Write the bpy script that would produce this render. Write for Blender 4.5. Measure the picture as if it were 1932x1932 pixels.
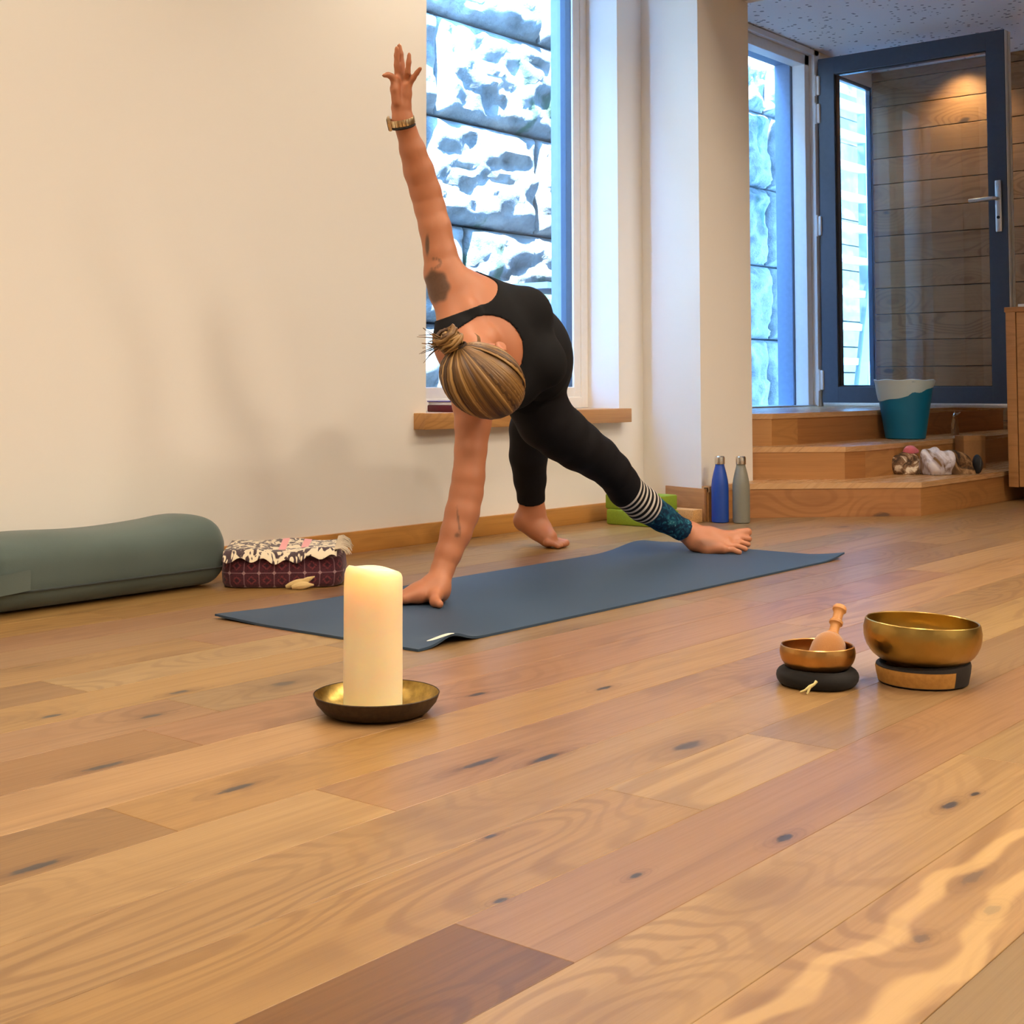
import bpy, bmesh, math, random
import numpy as np
from mathutils import Vector, Matrix

for o in list(bpy.data.objects):
    bpy.data.objects.remove(o, do_unlink=True)
scene = bpy.context.scene
COL = scene.collection
rnd = random.Random(7)

# ------------------------------------------------------------------ camera
# world: x runs along the plastered wall, y points at that wall, z up (metres)
FPX, PPX, PPY = 2615.4, 966.0, 589.9
YAW, PITCH, ROLL = math.radians(39.170), math.radians(3.0277), math.radians(-0.1071)
CAM = np.array([0.0, 0.0, 0.52])
_f = np.array([math.cos(YAW)*math.cos(PITCH), math.sin(YAW)*math.cos(PITCH), math.sin(PITCH)])
_r0 = np.array([math.sin(YAW), -math.cos(YAW), 0.0])
_u0 = np.cross(_r0, _f)
CR = math.cos(ROLL)*_r0 + math.sin(ROLL)*_u0
CU = -math.sin(ROLL)*_r0 + math.cos(ROLL)*_u0
CF = _f

def ray(x, y):
    return CF + CR*(x-PPX)/FPX - CU*(y-PPY)/FPX
def at(x, y, t):                 # photo pixel + distance along the view axis -> world point
    return CAM + ray(x, y)*t
def on_floor(x, y, z=0.0):
    d = ray(x, y); return CAM + d*((z-CAM[2])/d[2])
def on_y(x, y, Y):
    d = ray(x, y); return CAM + d*(Y/d[1])
def on_x(x, y, X):
    d = ray(x, y); return CAM + d*(X/d[0])

cd = bpy.data.cameras.new('camera')
cd.sensor_fit = 'HORIZONTAL'; cd.sensor_width = 36.0
cd.lens = FPX/1932*36.0
cd.shift_x = 0.0
cd.shift_y = -(966.0-PPY)/1932.0
cd.clip_start = 0.02; cd.clip_end = 200
cam = bpy.data.objects.new('camera', cd); COL.objects.link(cam)
M = Matrix.Identity(4)
for i in range(3):
    M[i][0] = CR[i]; M[i][1] = CU[i]; M[i][2] = -CF[i]; M[i][3] = CAM[i]
cam.matrix_world = M
scene.camera = cam

# ------------------------------------------------------------------ sky, sun, exposure
scene.view_settings.view_transform = 'Standard'
scene.view_settings.look = 'None'
scene.view_settings.exposure = 0.0
scene.view_settings.gamma = 1.0
scene.view_settings.use_curve_mapping = False

world = bpy.data.worlds.new('sky'); scene.world = world
world.use_nodes = True
wn = world.node_tree
wn.nodes['Background'].inputs['Color'].default_value = (0.18, 0.47, 1.0, 1)
wn.nodes['Background'].inputs['Strength'].default_value = 46.0

def lamp(name, kind, loc, power, color, target=None, **kw):
    l = bpy.data.lights.new(name, kind); l.energy = power; l.color = color
    for k, v in kw.items(): setattr(l, k, v)
    o = bpy.data.objects.new(name, l); COL.objects.link(o); o.location = loc
    if target is not None:
        d = Vector(target)-Vector(loc)
        o.rotation_euler = d.to_track_quat('-Z', 'Y').to_euler()
    return o
# sun: high, coming over the roof and grazing the retaining wall outside
lamp('sun', 'SUN', (0, 0, 8), 96.0, (0.72, 0.87, 1.0), target=(3.2, 2.6, -1.2), angle=math.radians(0.6))
bpy.data.objects['sun'].location = (0, 0, 8)

# warm ceiling spots of the room
WARM = (1.0, 0.83, 0.63)
def downlight(x, y, z=2.52, power=60, size=2.3, blend=0.8, rad=0.06):
    lamp('ceiling_spot', 'SPOT', (x, y, z), power, WARM, target=(x, y, 0), spot_size=size, spot_blend=blend, shadow_soft_size=rad)
for x, y, p in ((3.8, -0.25, 230), (3.0, -1.1, 180), (0.9, 1.6, 95), (2.4, 1.0, 110), (1.6, -0.8, 150), (4.4, 1.2, 110), (-0.6, 0.6, 150), (0.4, -2.2, 150), (2.6, -2.5, 150)):
    downlight(x, y, power=p*0.96, size=2.85, rad=0.16)
for x, p in ((1.70, 38), (3.30, 46), (0.2, 38)):
    downlight(x, 2.55, power=p, size=2.5, rad=0.05)
# warm spot in the alcove ceiling, washing the boarded end wall
lamp('alcove_spot', 'SPOT', (7.76, 3.02, 2.415), 26, (1.0, 0.72, 0.40), target=(7.86, 3.02, 1.4), spot_size=2.1, spot_blend=0.9, shadow_soft_size=0.04)

# ------------------------------------------------------------------ helpers: nodes and materials
def srgb(r, g, b, a=1.0):
    def c(v):
        v /= 255.0
        return v/12.92 if v <= 0.04045 else ((v+0.055)/1.055)**2.4
    return (c(r), c(g), c(b), a)

class NT:
    """thin wrapper for building a material node tree"""
    def __init__(self, name):
        self.m = bpy.data.materials.new(name); self.m.use_nodes = True
        self.t = self.m.node_tree; self.b = self.t.nodes['Principled BSDF']
        self.out = self.t.nodes['Material Output']
    def n(self, typ, **kw):
        nd = self.t.nodes.new(typ)
        for k, v in kw.items(): setattr(nd, k, v)
        return nd
    def l(self, a, b): self.t.links.new(a, b)
    def val(self, sock, v):
        if hasattr(v, 'is_output'): self.l(v, sock)
        else: sock.default_value = v
    def math(self, op, a, b=0.0, c=0.0, clamp=False):
        nd = self.n('ShaderNodeMath', operation=op, use_clamp=clamp)
        self.val(nd.inputs[0], a); self.val(nd.inputs[1], b); self.val(nd.inputs[2], c)
        return nd.outputs[0]
    def coord(self, which='Object'):
        return self.n('ShaderNodeTexCoord').outputs[which]
    def mapping(self, vec, scale=(1, 1, 1), loc=(0, 0, 0), rot=(0, 0, 0)):
        nd = self.n('ShaderNodeMapping'); self.l(vec, nd.inputs[0])
        self.val(nd.inputs['Location'], loc); self.val(nd.inputs['Rotation'], rot); self.val(nd.inputs['Scale'], scale)
        return nd.outputs[0]
    def noise(self, vec, scale=5, detail=4, rough=0.55, dist=0.0, out='Fac'):
        nd = self.n('ShaderNodeTexNoise'); self.l(vec, nd.inputs['Vector'])
        self.val(nd.inputs['Scale'], scale); nd.inputs['Detail'].default_value = detail
        nd.inputs['Roughness'].default_value = rough; nd.inputs['Distortion'].default_value = dist
        return nd.outputs[out]
    def voronoi(self, vec, scale=5, feature='F1', out='Distance', rand=1.0):
        nd = self.n('ShaderNodeTexVoronoi', feature=feature); self.l(vec, nd.inputs['Vector'])
        nd.inputs['Scale'].default_value = scale; nd.inputs['Randomness'].default_value = rand
        return nd.outputs[out]
    def ramp(self, fac, stops, interp='LINEAR'):
        nd = self.n('ShaderNodeValToRGB'); self.val(nd.inputs[0], fac)
        cr = nd.color_ramp; cr.interpolation = interp
        while len(cr.elements) < len(stops): cr.elements.new(0.5)
        for e, (p, c) in zip(cr.elements, stops):
            e.position = p; e.color = c if len(c) == 4 else (*c, 1)
        return nd.outputs[0]
    def step(self, fac, lo, hi):          # smooth 0..1 between lo and hi
        nd = self.n('ShaderNodeMapRange', interpolation_type='SMOOTHSTEP'); self.val(nd.inputs[0], fac)
        nd.inputs[1].default_value = lo; nd.inputs[2].default_value = hi
        return nd.outputs[0]
    def mix(self, fac, a, b, mode='MIX'):
        nd = self.n('ShaderNodeMix', data_type='RGBA', blend_type=mode)
        self.val(nd.inputs[0], fac); self.val(nd.inputs[6], a); self.val(nd.inputs[7], b)
        return nd.outputs[2]
    def sep(self, vec):
        nd = self.n('ShaderNodeSeparateXYZ'); self.l(vec, nd.inputs[0]); return nd.outputs
    def comb(self, x, y, z):
        nd = self.n('ShaderNodeCombineXYZ')
        for i, v in enumerate((x, y, z)): self.val(nd.inputs[i], v)
        return nd.outputs[0]
    def attr(self, name, out='Fac'):
        nd = self.n('ShaderNodeAttribute', attribute_name=name); return nd.outputs[out]
    def set(self, color=None, rough=None, metal=None, bump=None, bstr=0.3, bdist=0.002, **kw):
        if color is not None: self.val(self.b.inputs['Base Color'], color)
        if rough is not None: self.val(self.b.inputs['Roughness'], rough)
        if metal is not None: self.val(self.b.inputs['Metallic'], metal)
        for k, v in kw.items(): self.val(self.b.inputs[k.replace('_', ' ')], v)
        if bump is not None:
            bn = self.n('ShaderNodeBump'); self.l(bump, bn.inputs['Height'])
            bn.inputs['Strength'].default_value = bstr; bn.inputs['Distance'].default_value = bdist
            self.l(bn.outputs[0], self.b.inputs['Normal'])
        return self.m

def plain(name, col, rough=0.5, metal=0.0, nscale=40, namt=0.06, bump=0.0, bdist=0.001, **kw):
    """procedural material: colour with a little noise in tone and relief"""
    t = NT(name)
    c = t.coord()
    n = t.noise(c, nscale, 4)
    col = col if len(col) == 4 else (*col, 1)
    dark = tuple(v*(1-namt) for v in col[:3])+(1,); lite = tuple(min(1, v*(1+namt)) for v in col[:3])+(1,)
    cc = t.ramp(n, [(0.3, dark), (0.7, lite)])
    return t.set(cc, rough, metal, bump=n if bump else None, bstr=bump, bdist=bdist, **kw)

# ------------------------------------------------------------------ helpers: meshes
class MB:
    def __init__(self): self.v = []; self.f = []; self.uv = None
    def add(self, verts, faces):
        o = len(self.v); self.v += [tuple(map(float, p)) for p in verts]
        self.f += [tuple(o+i for i in f) for f in faces]; return self
    def box(self, lo, hi, bev=0.0):
        (x0, y0, z0), (x1, y1, z1) = lo, hi
        if bev <= 0:
            return self.add([(x0,y0,z0),(x1,y0,z0),(x1,y1,z0),(x0,y1,z0),(x0,y0,z1),(x1,y0,z1),(x1,y1,z1),(x0,y1,z1)],
                            [(0,3,2,1),(4,5,6,7),(0,1,5,4),(1,2,6,5),(2,3,7,6),(3,0,4,7)])
        bm = bmesh.new(); bmesh.ops.create_cube(bm, size=1)
        for v in bm.verts:
            v.co = Vector(((x0+x1)/2+v.co.x*(x1-x0), (y0+y1)/2+v.co.y*(y1-y0), (z0+z1)/2+v.co.z*(z1-z0)))
        bmesh.ops.bevel(bm, geom=list(bm.edges)+list(bm.verts), offset=bev, segments=2, affect='EDGES', profile=0.5)
        bm.verts.index_update()
        vs = [tuple(v.co) for v in bm.verts]; fs = [tuple(v.index for v in f.verts) for f in bm.faces]; bm.free()
        return self.add(vs, fs)
    def prism(self, poly, z0, z1):
        n = len(poly)
        vs = [(x, y, z0) for x, y in poly]+[(x, y, z1) for x, y in poly]
        fs = [tuple(range(n-1, -1, -1)), tuple(range(n, 2*n))]+[(i, (i+1) % n, n+(i+1) % n, n+i) for i in range(n)]
        return self.add(vs, fs)
    def lathe(self, prof, seg=48, c=(0, 0, 0), cap=True, rfun=None):
        rings = []
        vs = []; fs = []
        for (r, z) in prof:
            if r < 1e-6:
                rings.append([len(vs)]); vs.append((c[0], c[1], c[2]+z))
            else:
                ids = []
                for k in range(seg):
                    a = 2*math.pi*k/seg
                    rr, zz = (r, z) if rfun is None else rfun(r, z, a)
                    ids.append(len(vs)); vs.append((c[0]+rr*math.cos(a), c[1]+rr*math.sin(a), c[2]+zz))
                rings.append(ids)
        for A, B in zip(rings[:-1], rings[1:]):
            if len(A) == 1 and len(B) == 1: continue
            for k in range(seg):
                k2 = (k+1) % seg
                if len(A) == 1: fs.append((A[0], B[k2], B[k]))
                elif len(B) == 1: fs.append((A[k], A[k2], B[0]))
                else: fs.append((A[k], A[k2], B[k2], B[k]))
        return self.add(vs, fs)
    def tube(self, pts, rad, seg=10, cap=True, flat=1.0, upv=None):
        pts = [np.array(p, float) for p in pts]; n = len(pts)
        if not hasattr(rad, '__len__'): rad = [rad]*n
        T = []
        for i in range(n):
            d = pts[min(i+1, n-1)]-pts[max(i-1, 0)]; T.append(d/(np.linalg.norm(d)+1e-12))
        up = np.array(upv, float) if upv is not None else (np.array([0, 0, 1.0]) if abs(T[0][2]) < 0.9 else np.array([1.0, 0, 0]))
        vs = []; fs = []
        N = up-T[0]*np.dot(up, T[0]); N /= np.linalg.norm(N)
        for i in range(n):
            N = N-T[i]*np.dot(N, T[i]); N /= (np.linalg.norm(N)+1e-12); B = np.cross(T[i], N)
            for k in range(seg):
                a = 2*math.pi*k/seg
                vs.append(pts[i]+rad[i]*(math.cos(a)*B+flat*math.sin(a)*N))
        for i in range(n-1):
            for k in range(seg):
                k2 = (k+1) % seg
                fs.append((i*seg+k, i*seg+k2, (i+1)*seg+k2, (i+1)*seg+k))
        if cap:
            fs.append(tuple(range(seg-1, -1, -1))); fs.append(tuple((n-1)*seg+k for k in range(seg)))
        return self.add(vs, fs)
    def grid(self, P):            # P: (n,m,3) points
        n, m = P.shape[:2]
        return self.add(P.reshape(-1, 3), [(i*m+j, (i+1)*m+j, (i+1)*m+j+1, i*m+j+1) for i in range(n-1) for j in range(m-1)])
    def xf(self, mat, start=0):
        for i in range(start, len(self.v)):
            self.v[i] = tuple(mat @ Vector(self.v[i]))
        return self
    def build(self, name, mat, parent=None, smooth=True, angle=35, loc=None, rot=None):
        me = bpy.data.meshes.new(name); me.from_pydata(self.v, [], self.f); me.validate(); me.update()
        bm = bmesh.new(); bm.from_mesh(me); bmesh.ops.recalc_face_normals(bm, faces=bm.faces)
        if smooth:
            lim = math.radians(angle)
            for f in bm.faces: f.smooth = True
            for e in bm.edges:
                if len(e.link_faces) == 2 and e.calc_face_angle(0) > lim: e.smooth = False
        bm.to_mesh(me); bm.free()
        o = bpy.data.objects.new(name, me); COL.objects.link(o)
        if mat is not None: me.materials.append(mat)
        if parent is not None: o.parent = parent
        if loc is not None: o.location = loc
        if rot is not None: o.rotation_euler = rot
        return o

def empty(name, loc=(0, 0, 0), rz=0.0):
    o = bpy.data.objects.new(name, None); COL.objects.link(o); o.location = loc; o.rotation_euler = (0, 0, rz)
    o.empty_display_size = 0.05
    return o
def tag(o, label=None, cat=None, group=None, kind=None):
    if label: o['label'] = label
    if cat: o['category'] = cat
    if group: o['group'] = group
    if kind: o['kind'] = kind
    return o
def struct(o, label=None):
    o['kind'] = 'structure'
    if label: o['label'] = label
    return o

# ------------------------------------------------------------------ materials of the setting
def wood_mat(name, rough=0.38, ringamt=0.8, knots=1.0, use_objcol=True, base=None, lscale=1.0, bumpamt=0.12, axis='x', coat=0.0):
    t = NT(name)
    oi = t.n('ShaderNodeObjectInfo')
    off = t.math('MULTIPLY', oi.outputs['Random'], 61.0)
    c = t.coord('Object')
    s = t.sep(c)
    x, y, z = s[0], s[1], s[2]
    if axis == 'y': x, y = y, x
    if axis == 'z': x, z = z, x
    yz = t.math('ADD', y, t.math('MULTIPLY', z, 0.9))
    v = t.comb(t.math('ADD', x, off), t.math('ADD', yz, off), 0.0)
    v = t.mapping(v, scale=(lscale, lscale, 1))
    tone = t.noise(t.mapping(v, scale=(1.3, 9, 1)), 1.0, 5, 0.62, 0.4)
    kd = t.voronoi(t.mapping(v, scale=(2.0, 4.6, 1)), 1.0)
    bend = t.math('SUBTRACT', 1.0, t.step(kd, 0.0, 0.55))
    warp = t.noise(t.mapping(v, scale=(0.8, 4.6, 1)), 1.0, 2, 0.45, 0.5)
    warp = t.math('ADD', warp, t.math('MULTIPLY', bend, 0.34))
    rings = t.math('SINE', t.math('MULTIPLY', warp, 88.0))
    rmask = t.step(t.noise(t.mapping(v, scale=(0.8, 3.2, 1), loc=(5, 3, 0)), 1.0, 2), 0.42, 0.60)
    rmask = t.math('MAXIMUM', rmask, t.math('MULTIPLY', bend, 0.8))
    rings = t.math('MULTIPLY', t.step(rings, -0.1, 0.95), rmask)
    grain = t.noise(t.mapping(v, scale=(2.4, 190, 1)), 1.0, 4, 0.7)
    streak = t.step(t.noise(t.mapping(v, scale=(0.8, 34, 1)), 1.0, 5, 0.7), 0.48, 0.74)
    kn = t.math('ADD', kd, t.math('MULTIPLY', t.math('SUBTRACT', t.noise(t.mapping(v, scale=(14, 40, 1)), 1.0, 3), 0.35), 0.16))
    knot = t.math('SUBTRACT', 1.0, t.step(kn, 0.055, 0.105))
    halo = t.math('SUBTRACT', 1.0, t.step(kn, 0.05, 0.32))
    base_c = oi.outputs['Color'] if use_objcol else base
    cc = t.mix(t.math('MULTIPLY', tone, 1.0), t.mix(1.0, base_c, (0.80, 0.72, 0.62, 1), 'MULTIPLY'), t.mix(1.0, base_c, (1.14, 1.14, 1.12, 1), 'MULTIPLY'))
    cc = t.mix(t.math('MULTIPLY', rings, 0.72*ringamt), cc, t.mix(1.0, base_c, (0.52, 0.42, 0.34, 1), 'MULTIPLY'))
    cc = t.mix(t.math('MULTIPLY', streak, 0.62), cc, t.mix(1.0, base_c, (0.60, 0.52, 0.46, 1), 'MULTIPLY'))
    cc = t.mix(t.math('MULTIPLY', t.step(grain, 0.40, 0.78), 0.40), cc, t.mix(1.0, base_c, (0.62, 0.54, 0.47, 1), 'MULTIPLY'))
    cc = t.mix(t.math('MULTIPLY', halo, 0.50*knots), cc, t.mix(1.0, base_c, (0.50, 0.40, 0.34, 1), 'MULTIPLY'))
    cc = t.mix(t.math('MULTIPLY', knot, 0.85*knots), cc, (0.035, 0.026, 0.022, 1))
    rr = t.math('ADD', rough, t.math('MULTIPLY', t.math('SUBTRACT', grain, 0.5), 0.16))
    hb = t.math('SUBTRACT', t.math('MULTIPLY', grain, 0.5), t.math('MULTIPLY', knot, 0.6))
    m = t.set(cc, rr, bump=hb, bstr=bumpamt, bdist=0.001)
    t.b.inputs['Specular IOR Level'].default_value = 0.5
    if coat: t.b.inputs['Coat Weight'].default_value = coat; t.b.inputs['Coat Roughness'].default_value = 0.25
    return m

M_floor = wood_mat('oak_floor_boards', rough=0.36, coat=0.0)
# individual knots of the floor boards: world position, half length and half width in metres
def add_knots(m, knots):
    t = NT.__new__(NT); t.m = m; t.t = m.node_tree; t.b = m.node_tree.nodes['Principled BSDF']
    src = t.b.inputs['Base Color'].links[0].from_socket
    pos = t.n('ShaderNodeNewGeometry').outputs['Position']; s = t.sep(pos)
    nz = t.math('MULTIPLY', t.math('SUBTRACT', t.noise(t.mapping(pos, scale=(60, 160, 1)), 1.0, 3), 0.5), 1.1)
    dmin = None
    for (x, y, a, b) in knots:
        dx = t.math('DIVIDE', t.math('SUBTRACT', s[0], x), a); dy = t.math('DIVIDE', t.math('SUBTRACT', s[1], y), b)
        d = t.math('SQRT', t.math('ADD', t.math('MULTIPLY', dx, dx), t.math('MULTIPLY', dy, dy)))
        dmin = d if dmin is None else t.math('MINIMUM', dmin, d)
    ringk = t.math('MULTIPLY', t.step(t.math('SINE', t.math('MULTIPLY', dmin, 6.5)), 0.1, 0.9), t.math('SUBTRACT', 1.0, t.step(dmin, 1.2, 4.5)))
    dk = t.math('SUBTRACT', 1.0, t.step(t.math('ADD', dmin, nz), 0.65, 1.15))
    hl = t.math('SUBTRACT', 1.0, t.step(t.math('ADD', dmin, nz), 0.9, 3.2))
    cc = t.mix(t.math('MULTIPLY', hl, 0.45), src, t.mix(1.0, src, (0.55, 0.46, 0.42, 1), 'MULTIPLY'))
    cc = t.mix(t.math('MULTIPLY', ringk, 0.35), cc, t.mix(1.0, src, (0.50, 0.42, 0.36, 1), 'MULTIPLY'))
    cc = t.mix(t.math('MULTIPLY', dk, 0.92), cc, (0.030, 0.028, 0.030, 1))
    t.l(cc, t.b.inputs['Base Color'])
kl = []
for (px, py, wpx) in ((446, 1487, 46), (66, 1636, 60), (1481, 1581, 28), (926, 1578, 12), (944, 1699, 12), (196, 1446, 50), (1792, 1519, 30), (1840, 1498, 12), (1738, 1771, 20), (1872, 1716, 26), (1835, 1655, 44), (338, 1306, 24), (286, 1351, 26), (97, 1351, 22), (1200, 1652, 16), (905, 1440, 60), (1030, 1430, 44), (1140, 1298, 22), (900, 1310, 26)):
    q = on_floor(px, py); kl.append((float(q[0]), float(q[1]), wpx*0.00042*(1932-700)/(py-700)*0.9+0.004, 0.0045 if wpx < 20 else 0.0072))
add_knots(M_floor, kl)
M_oak = wood_mat('oak_steps', rough=0.45, use_objcol=True, knots=0.8, ringamt=0.5)
M_tread = wood_mat('oiled_oak_treads', rough=0.27, knots=0.6, ringamt=0.5)
M_oak_v = wood_mat('oak_cabinet', rough=0.45, use_objcol=True, knots=0.5, ringamt=0.5, axis='y')
M_clad = wood_mat('rough_cladding', rough=0.6, use_objcol=True, knots=0.9, ringamt=0.9, axis='y', bumpamt=0.5)

def plaster(name, col):
    t = NT(name); c = t.coord('Object')
    n = t.noise(c, 180, 3, 0.6); n2 = t.noise(c, 2.2, 3)
    col4 = (*col, 1)
    cc = t.mix(t.math('MULTIPLY', n2, 0.10), col4, tuple(v*0.86 for v in col)+(1,))
    return t.set(cc, 0.85, bump=n, bstr=0.10, bdist=0.001)
M_wall = plaster('cream_plaster', (0.84, 0.805, 0.745))
M_ceil = plaster('white_ceiling', (0.82, 0.80, 0.77))
M_frame_white = plain('white_frame_paint', (0.84, 0.83, 0.81), 0.35, namt=0.02)
M_frame_dark = plain('anthracite_frame', srgb(70, 80, 96)[:3], 0.32, namt=0.05)
M_alu = plain('brushed_aluminium', (0.72, 0.73, 0.75), 0.32, 1.0, nscale=120)
M_cladgrey = plain('grey_render', (0.20, 0.23, 0.27), 0.7)
M_rubber = plain('black_gasket', (0.02, 0.02, 0.022), 0.6)

# acoustic ceiling of the alcove: white board with scattered round perforations
def acoustic():
    t = NT('perforated_acoustic_board'); c = t.coord('Object')
    v = t.voronoi(t.mapping(c, scale=(1, 1, 0.001)), 21.0)
    v2 = t.voronoi(t.mapping(c, scale=(1, 1, 0.001), loc=(3.1, 7.7, 0)), 14.0)
    dots = t.math('MAXIMUM', t.math('SUBTRACT', 1.0, t.step(v, 0.16, 0.20)), t.math('SUBTRACT', 1.0, t.step(v2, 0.14, 0.17)))
    cc = t.mix(dots, (0.88, 0.88, 0.88, 1), (0.30, 0.30, 0.31, 1))
    return t.set(cc, 0.8)
M_acoustic = acoustic()

def glass_mat(name, tint=(0.96, 0.985, 1.0), ior=1.5, rough=0.0, refl=1.0):
    t = NT(name)
    tr = t.n('ShaderNodeBsdfTransparent'); tr.inputs[0].default_value = (*tint, 1)
    gl = t.n('ShaderNodeBsdfGlossy'); gl.inputs['Roughness'].default_value = rough
    lw = t.n('ShaderNodeLayerWeight'); lw.inputs[0].default_value = 0.5
    f0 = ((ior-1)/(ior+1))**2
    sch = t.math('ADD', t.math('MULTIPLY', t.math('POWER', lw.outputs['Facing'], 5.0), 1-f0), f0)
    mx = t.n('ShaderNodeMixShader')
    t.l(t.math('MULTIPLY', sch, refl, clamp=True), mx.inputs[0]); t.l(tr.outputs[0], mx.inputs[1]); t.l(gl.outputs[0], mx.inputs[2])
    t.l(mx.outputs[0], t.out.inputs['Surface'])
    t.t.nodes.remove(t.b)
    return t.m
M_glass = glass_mat('window_glass')
M_glass_door = glass_mat('door_glass', tint=(0.93, 0.95, 0.97), refl=1.6)

# ------------------------------------------------------------------ floor: slab and oak planks
YW = 3.15            # face of the plastered wall
PW = 0.1455          # plank width
floor = MB().box((-2.2, -3.4, -0.12), (8.1, YW+0.02, -0.014)).build('floor', M_rubber, smooth=False)
struct(floor)
OAK = {'mid': (186, 147, 98), 'gold': (192, 150, 92), 'pale': (200, 162, 110), 'pink': (182, 140, 100), 'brown': (168, 126, 78), 'dark': (138, 94, 38), 'grey': (172, 140, 98)}
kinds = ['mid', 'gold', 'pale', 'pink', 'brown', 'grey', 'mid', 'gold', 'mid', 'pink']
fixed = {  # row index k (row spans 0.766+k*PW ..): list of (butt x), colours of the planks between
    0: ([-0.6, 1.028, 2.62, 4.3, 5.9], ['dark', 'pink', 'gold', 'mid']),
    1: ([-0.2, 1.487, 1.852, 3.5, 5.1, 6.6], ['gold', 'pale', 'grey', 'mid', 'pink']),
    2: ([-1.0, 0.62, 2.35, 4.0, 5.6], ['grey', 'mid', 'pale', 'pink']),
    3: ([-0.5, 1.25, 2.9, 4.55, 6.1], ['pale', 'pink', 'mid', 'grey']),
    4: ([-0.6, 1.034, 2.75, 4.4, 6.0], ['brown', 'gold', 'pale', 'mid']),
    5: ([-0.1, 1.62, 3.766, 5.4], ['pale', 'pink', 'pale']),
    6: ([-0.2, 1.30, 2.99, 4.7, 6.3], ['brown', 'pink', 'grey', 'mid']),
    9: ([-0.2, 1.40, 3.1, 4.8, 6.4], ['brown', 'pale', 'grey', 'mid']),
    -1: ([0.05, 1.94, 3.6, 5.2], ['pale', 'mid', 'gold']),
    -2: ([-0.3, 1.98, 3.3, 5.0], ['sap', 'mid', 'gold']),
}
def plank(x0, x1, y0, y1, colour):
    L, Wd = x1-x0, y1-y0
    g = 0.0003; ch = 0.0005
    a, b = -L/2+g, L/2-g; c, d = -Wd/2+g, Wd/2-g
    mb = MB().add([(a,c,-0.014),(b,c,-0.014),(b,d,-0.014),(a,d,-0.014),(a,c,-ch),(b,c,-ch),(b,d,-ch),(a,d,-ch),
                   (a+ch,c+ch,0),(b-ch,c+ch,0),(b-ch,d-ch,0),(a+ch,d-ch,0)],
                  [(0,3,2,1),(0,1,5,4),(1,2,6,5),(2,3,7,6),(3,0,4,7),(4,5,9,8),(5,6,10,9),(6,7,11,10),(7,4,8,11),(8,9,10,11)])
    o = mb.build('plank', M_floor, floor, smooth=False, loc=((x0+x1)/2, (y0+y1)/2, 0))
    j = [1+rnd.uniform(-0.04, 0.04) for _ in range(3)]
    cc = [v*0.64 for v in srgb(*OAK.get(colour, OAK['pale']))]
    o.color = (cc[0]*j[0], cc[1]*j[1], cc[2]*j[2], 1)
    return o
sap_plank = None
for k in range(-5, 17):
    y0 = 0.766+k*PW; y1 = min(y0+PW, YW+0.005)
    if y0 >= YW: break
    if k in fixed:
        bx, cols = fixed[k]
    else:
        bx = [rnd.uniform(-1.2, 0.2)]
        while bx[-1] < 7.0: bx.append(bx[-1]+rnd.choice((1.1, 1.5, 1.75, 1.9))*rnd.uniform(0.9, 1.05))
        cols = [rnd.choice(kinds) for _ in bx]
    if bx[-1] < 7.2: bx = bx+[8.05]; cols = list(cols)+['mid']
    for i in range(len(bx)-1):
        if bx[i+1] < 0.2 and k > 0: pass
        p = plank(bx[i], min(bx[i+1], 8.05), y0, y1, cols[i % len(cols)])
        if cols[i % len(cols)] == 'sap': sap_plank = p
# plank with a pale sapwood streak and grey heartwood figure
def sap_mat():
    m = M_floor.copy(); m.name = 'oak_sapwood_board'
    nt = m.node_tree; b = nt.nodes['Principled BSDF']
    src = b.inputs['Base Color'].links[0].from_socket
    t = NT.__new__(NT); t.m = m; t.t = nt; t.b = b
    c = t.coord('Object'); s = t.sep(c)
    w = t.math('ADD', s[1], t.math('MULTIPLY', t.math('SUBTRACT', t.noise(t.mapping(c, scale=(4.6, 3, 1), loc=(1.7, 0, 0)), 1.0, 2, 0.4), 0.5), 0.16))
    w = t.math('ADD', w, t.math('MULTIPLY', s[0], -0.012))
    d1 = t.math('ABSOLUTE', t.math('SUBTRACT', w, 0.026)); d2 = t.math('ABSOLUTE', t.math('SUBTRACT', w, -0.040))
    sap = t.math('MAXIMUM', t.math('SUBTRACT', 1.0, t.step(d1, 0.006, 0.015)), t.math('SUBTRACT', 1.0, t.step(d2, 0.007, 0.018)))
    heart = t.math('MULTIPLY', t.step(w, -0.032, -0.024), t.math('SUBTRACT', 1.0, t.step(w, 0.014, 0.020)))
    cc = t.mix(t.math('MULTIPLY', heart, 0.42), src, srgb(150, 116, 78))
    cc = t.mix(t.math('MULTIPLY', sap, 0.46), cc, srgb(214, 178, 118))
    t.l(cc, b.inputs['Base Color'])
    return m
if sap_plank: sap_plank.data.materials[0] = sap_mat()

# ------------------------------------------------------------------ room shell
CEIL = 2.56
ZL = 0.402           # landing height
XE = 7.93            # end wall of the alcove
XL = 7.145           # plane of the open door leaf
YA = 3.60            # alcove outer wall, inner face
YO = 3.478            # outer face of main wall
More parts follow.
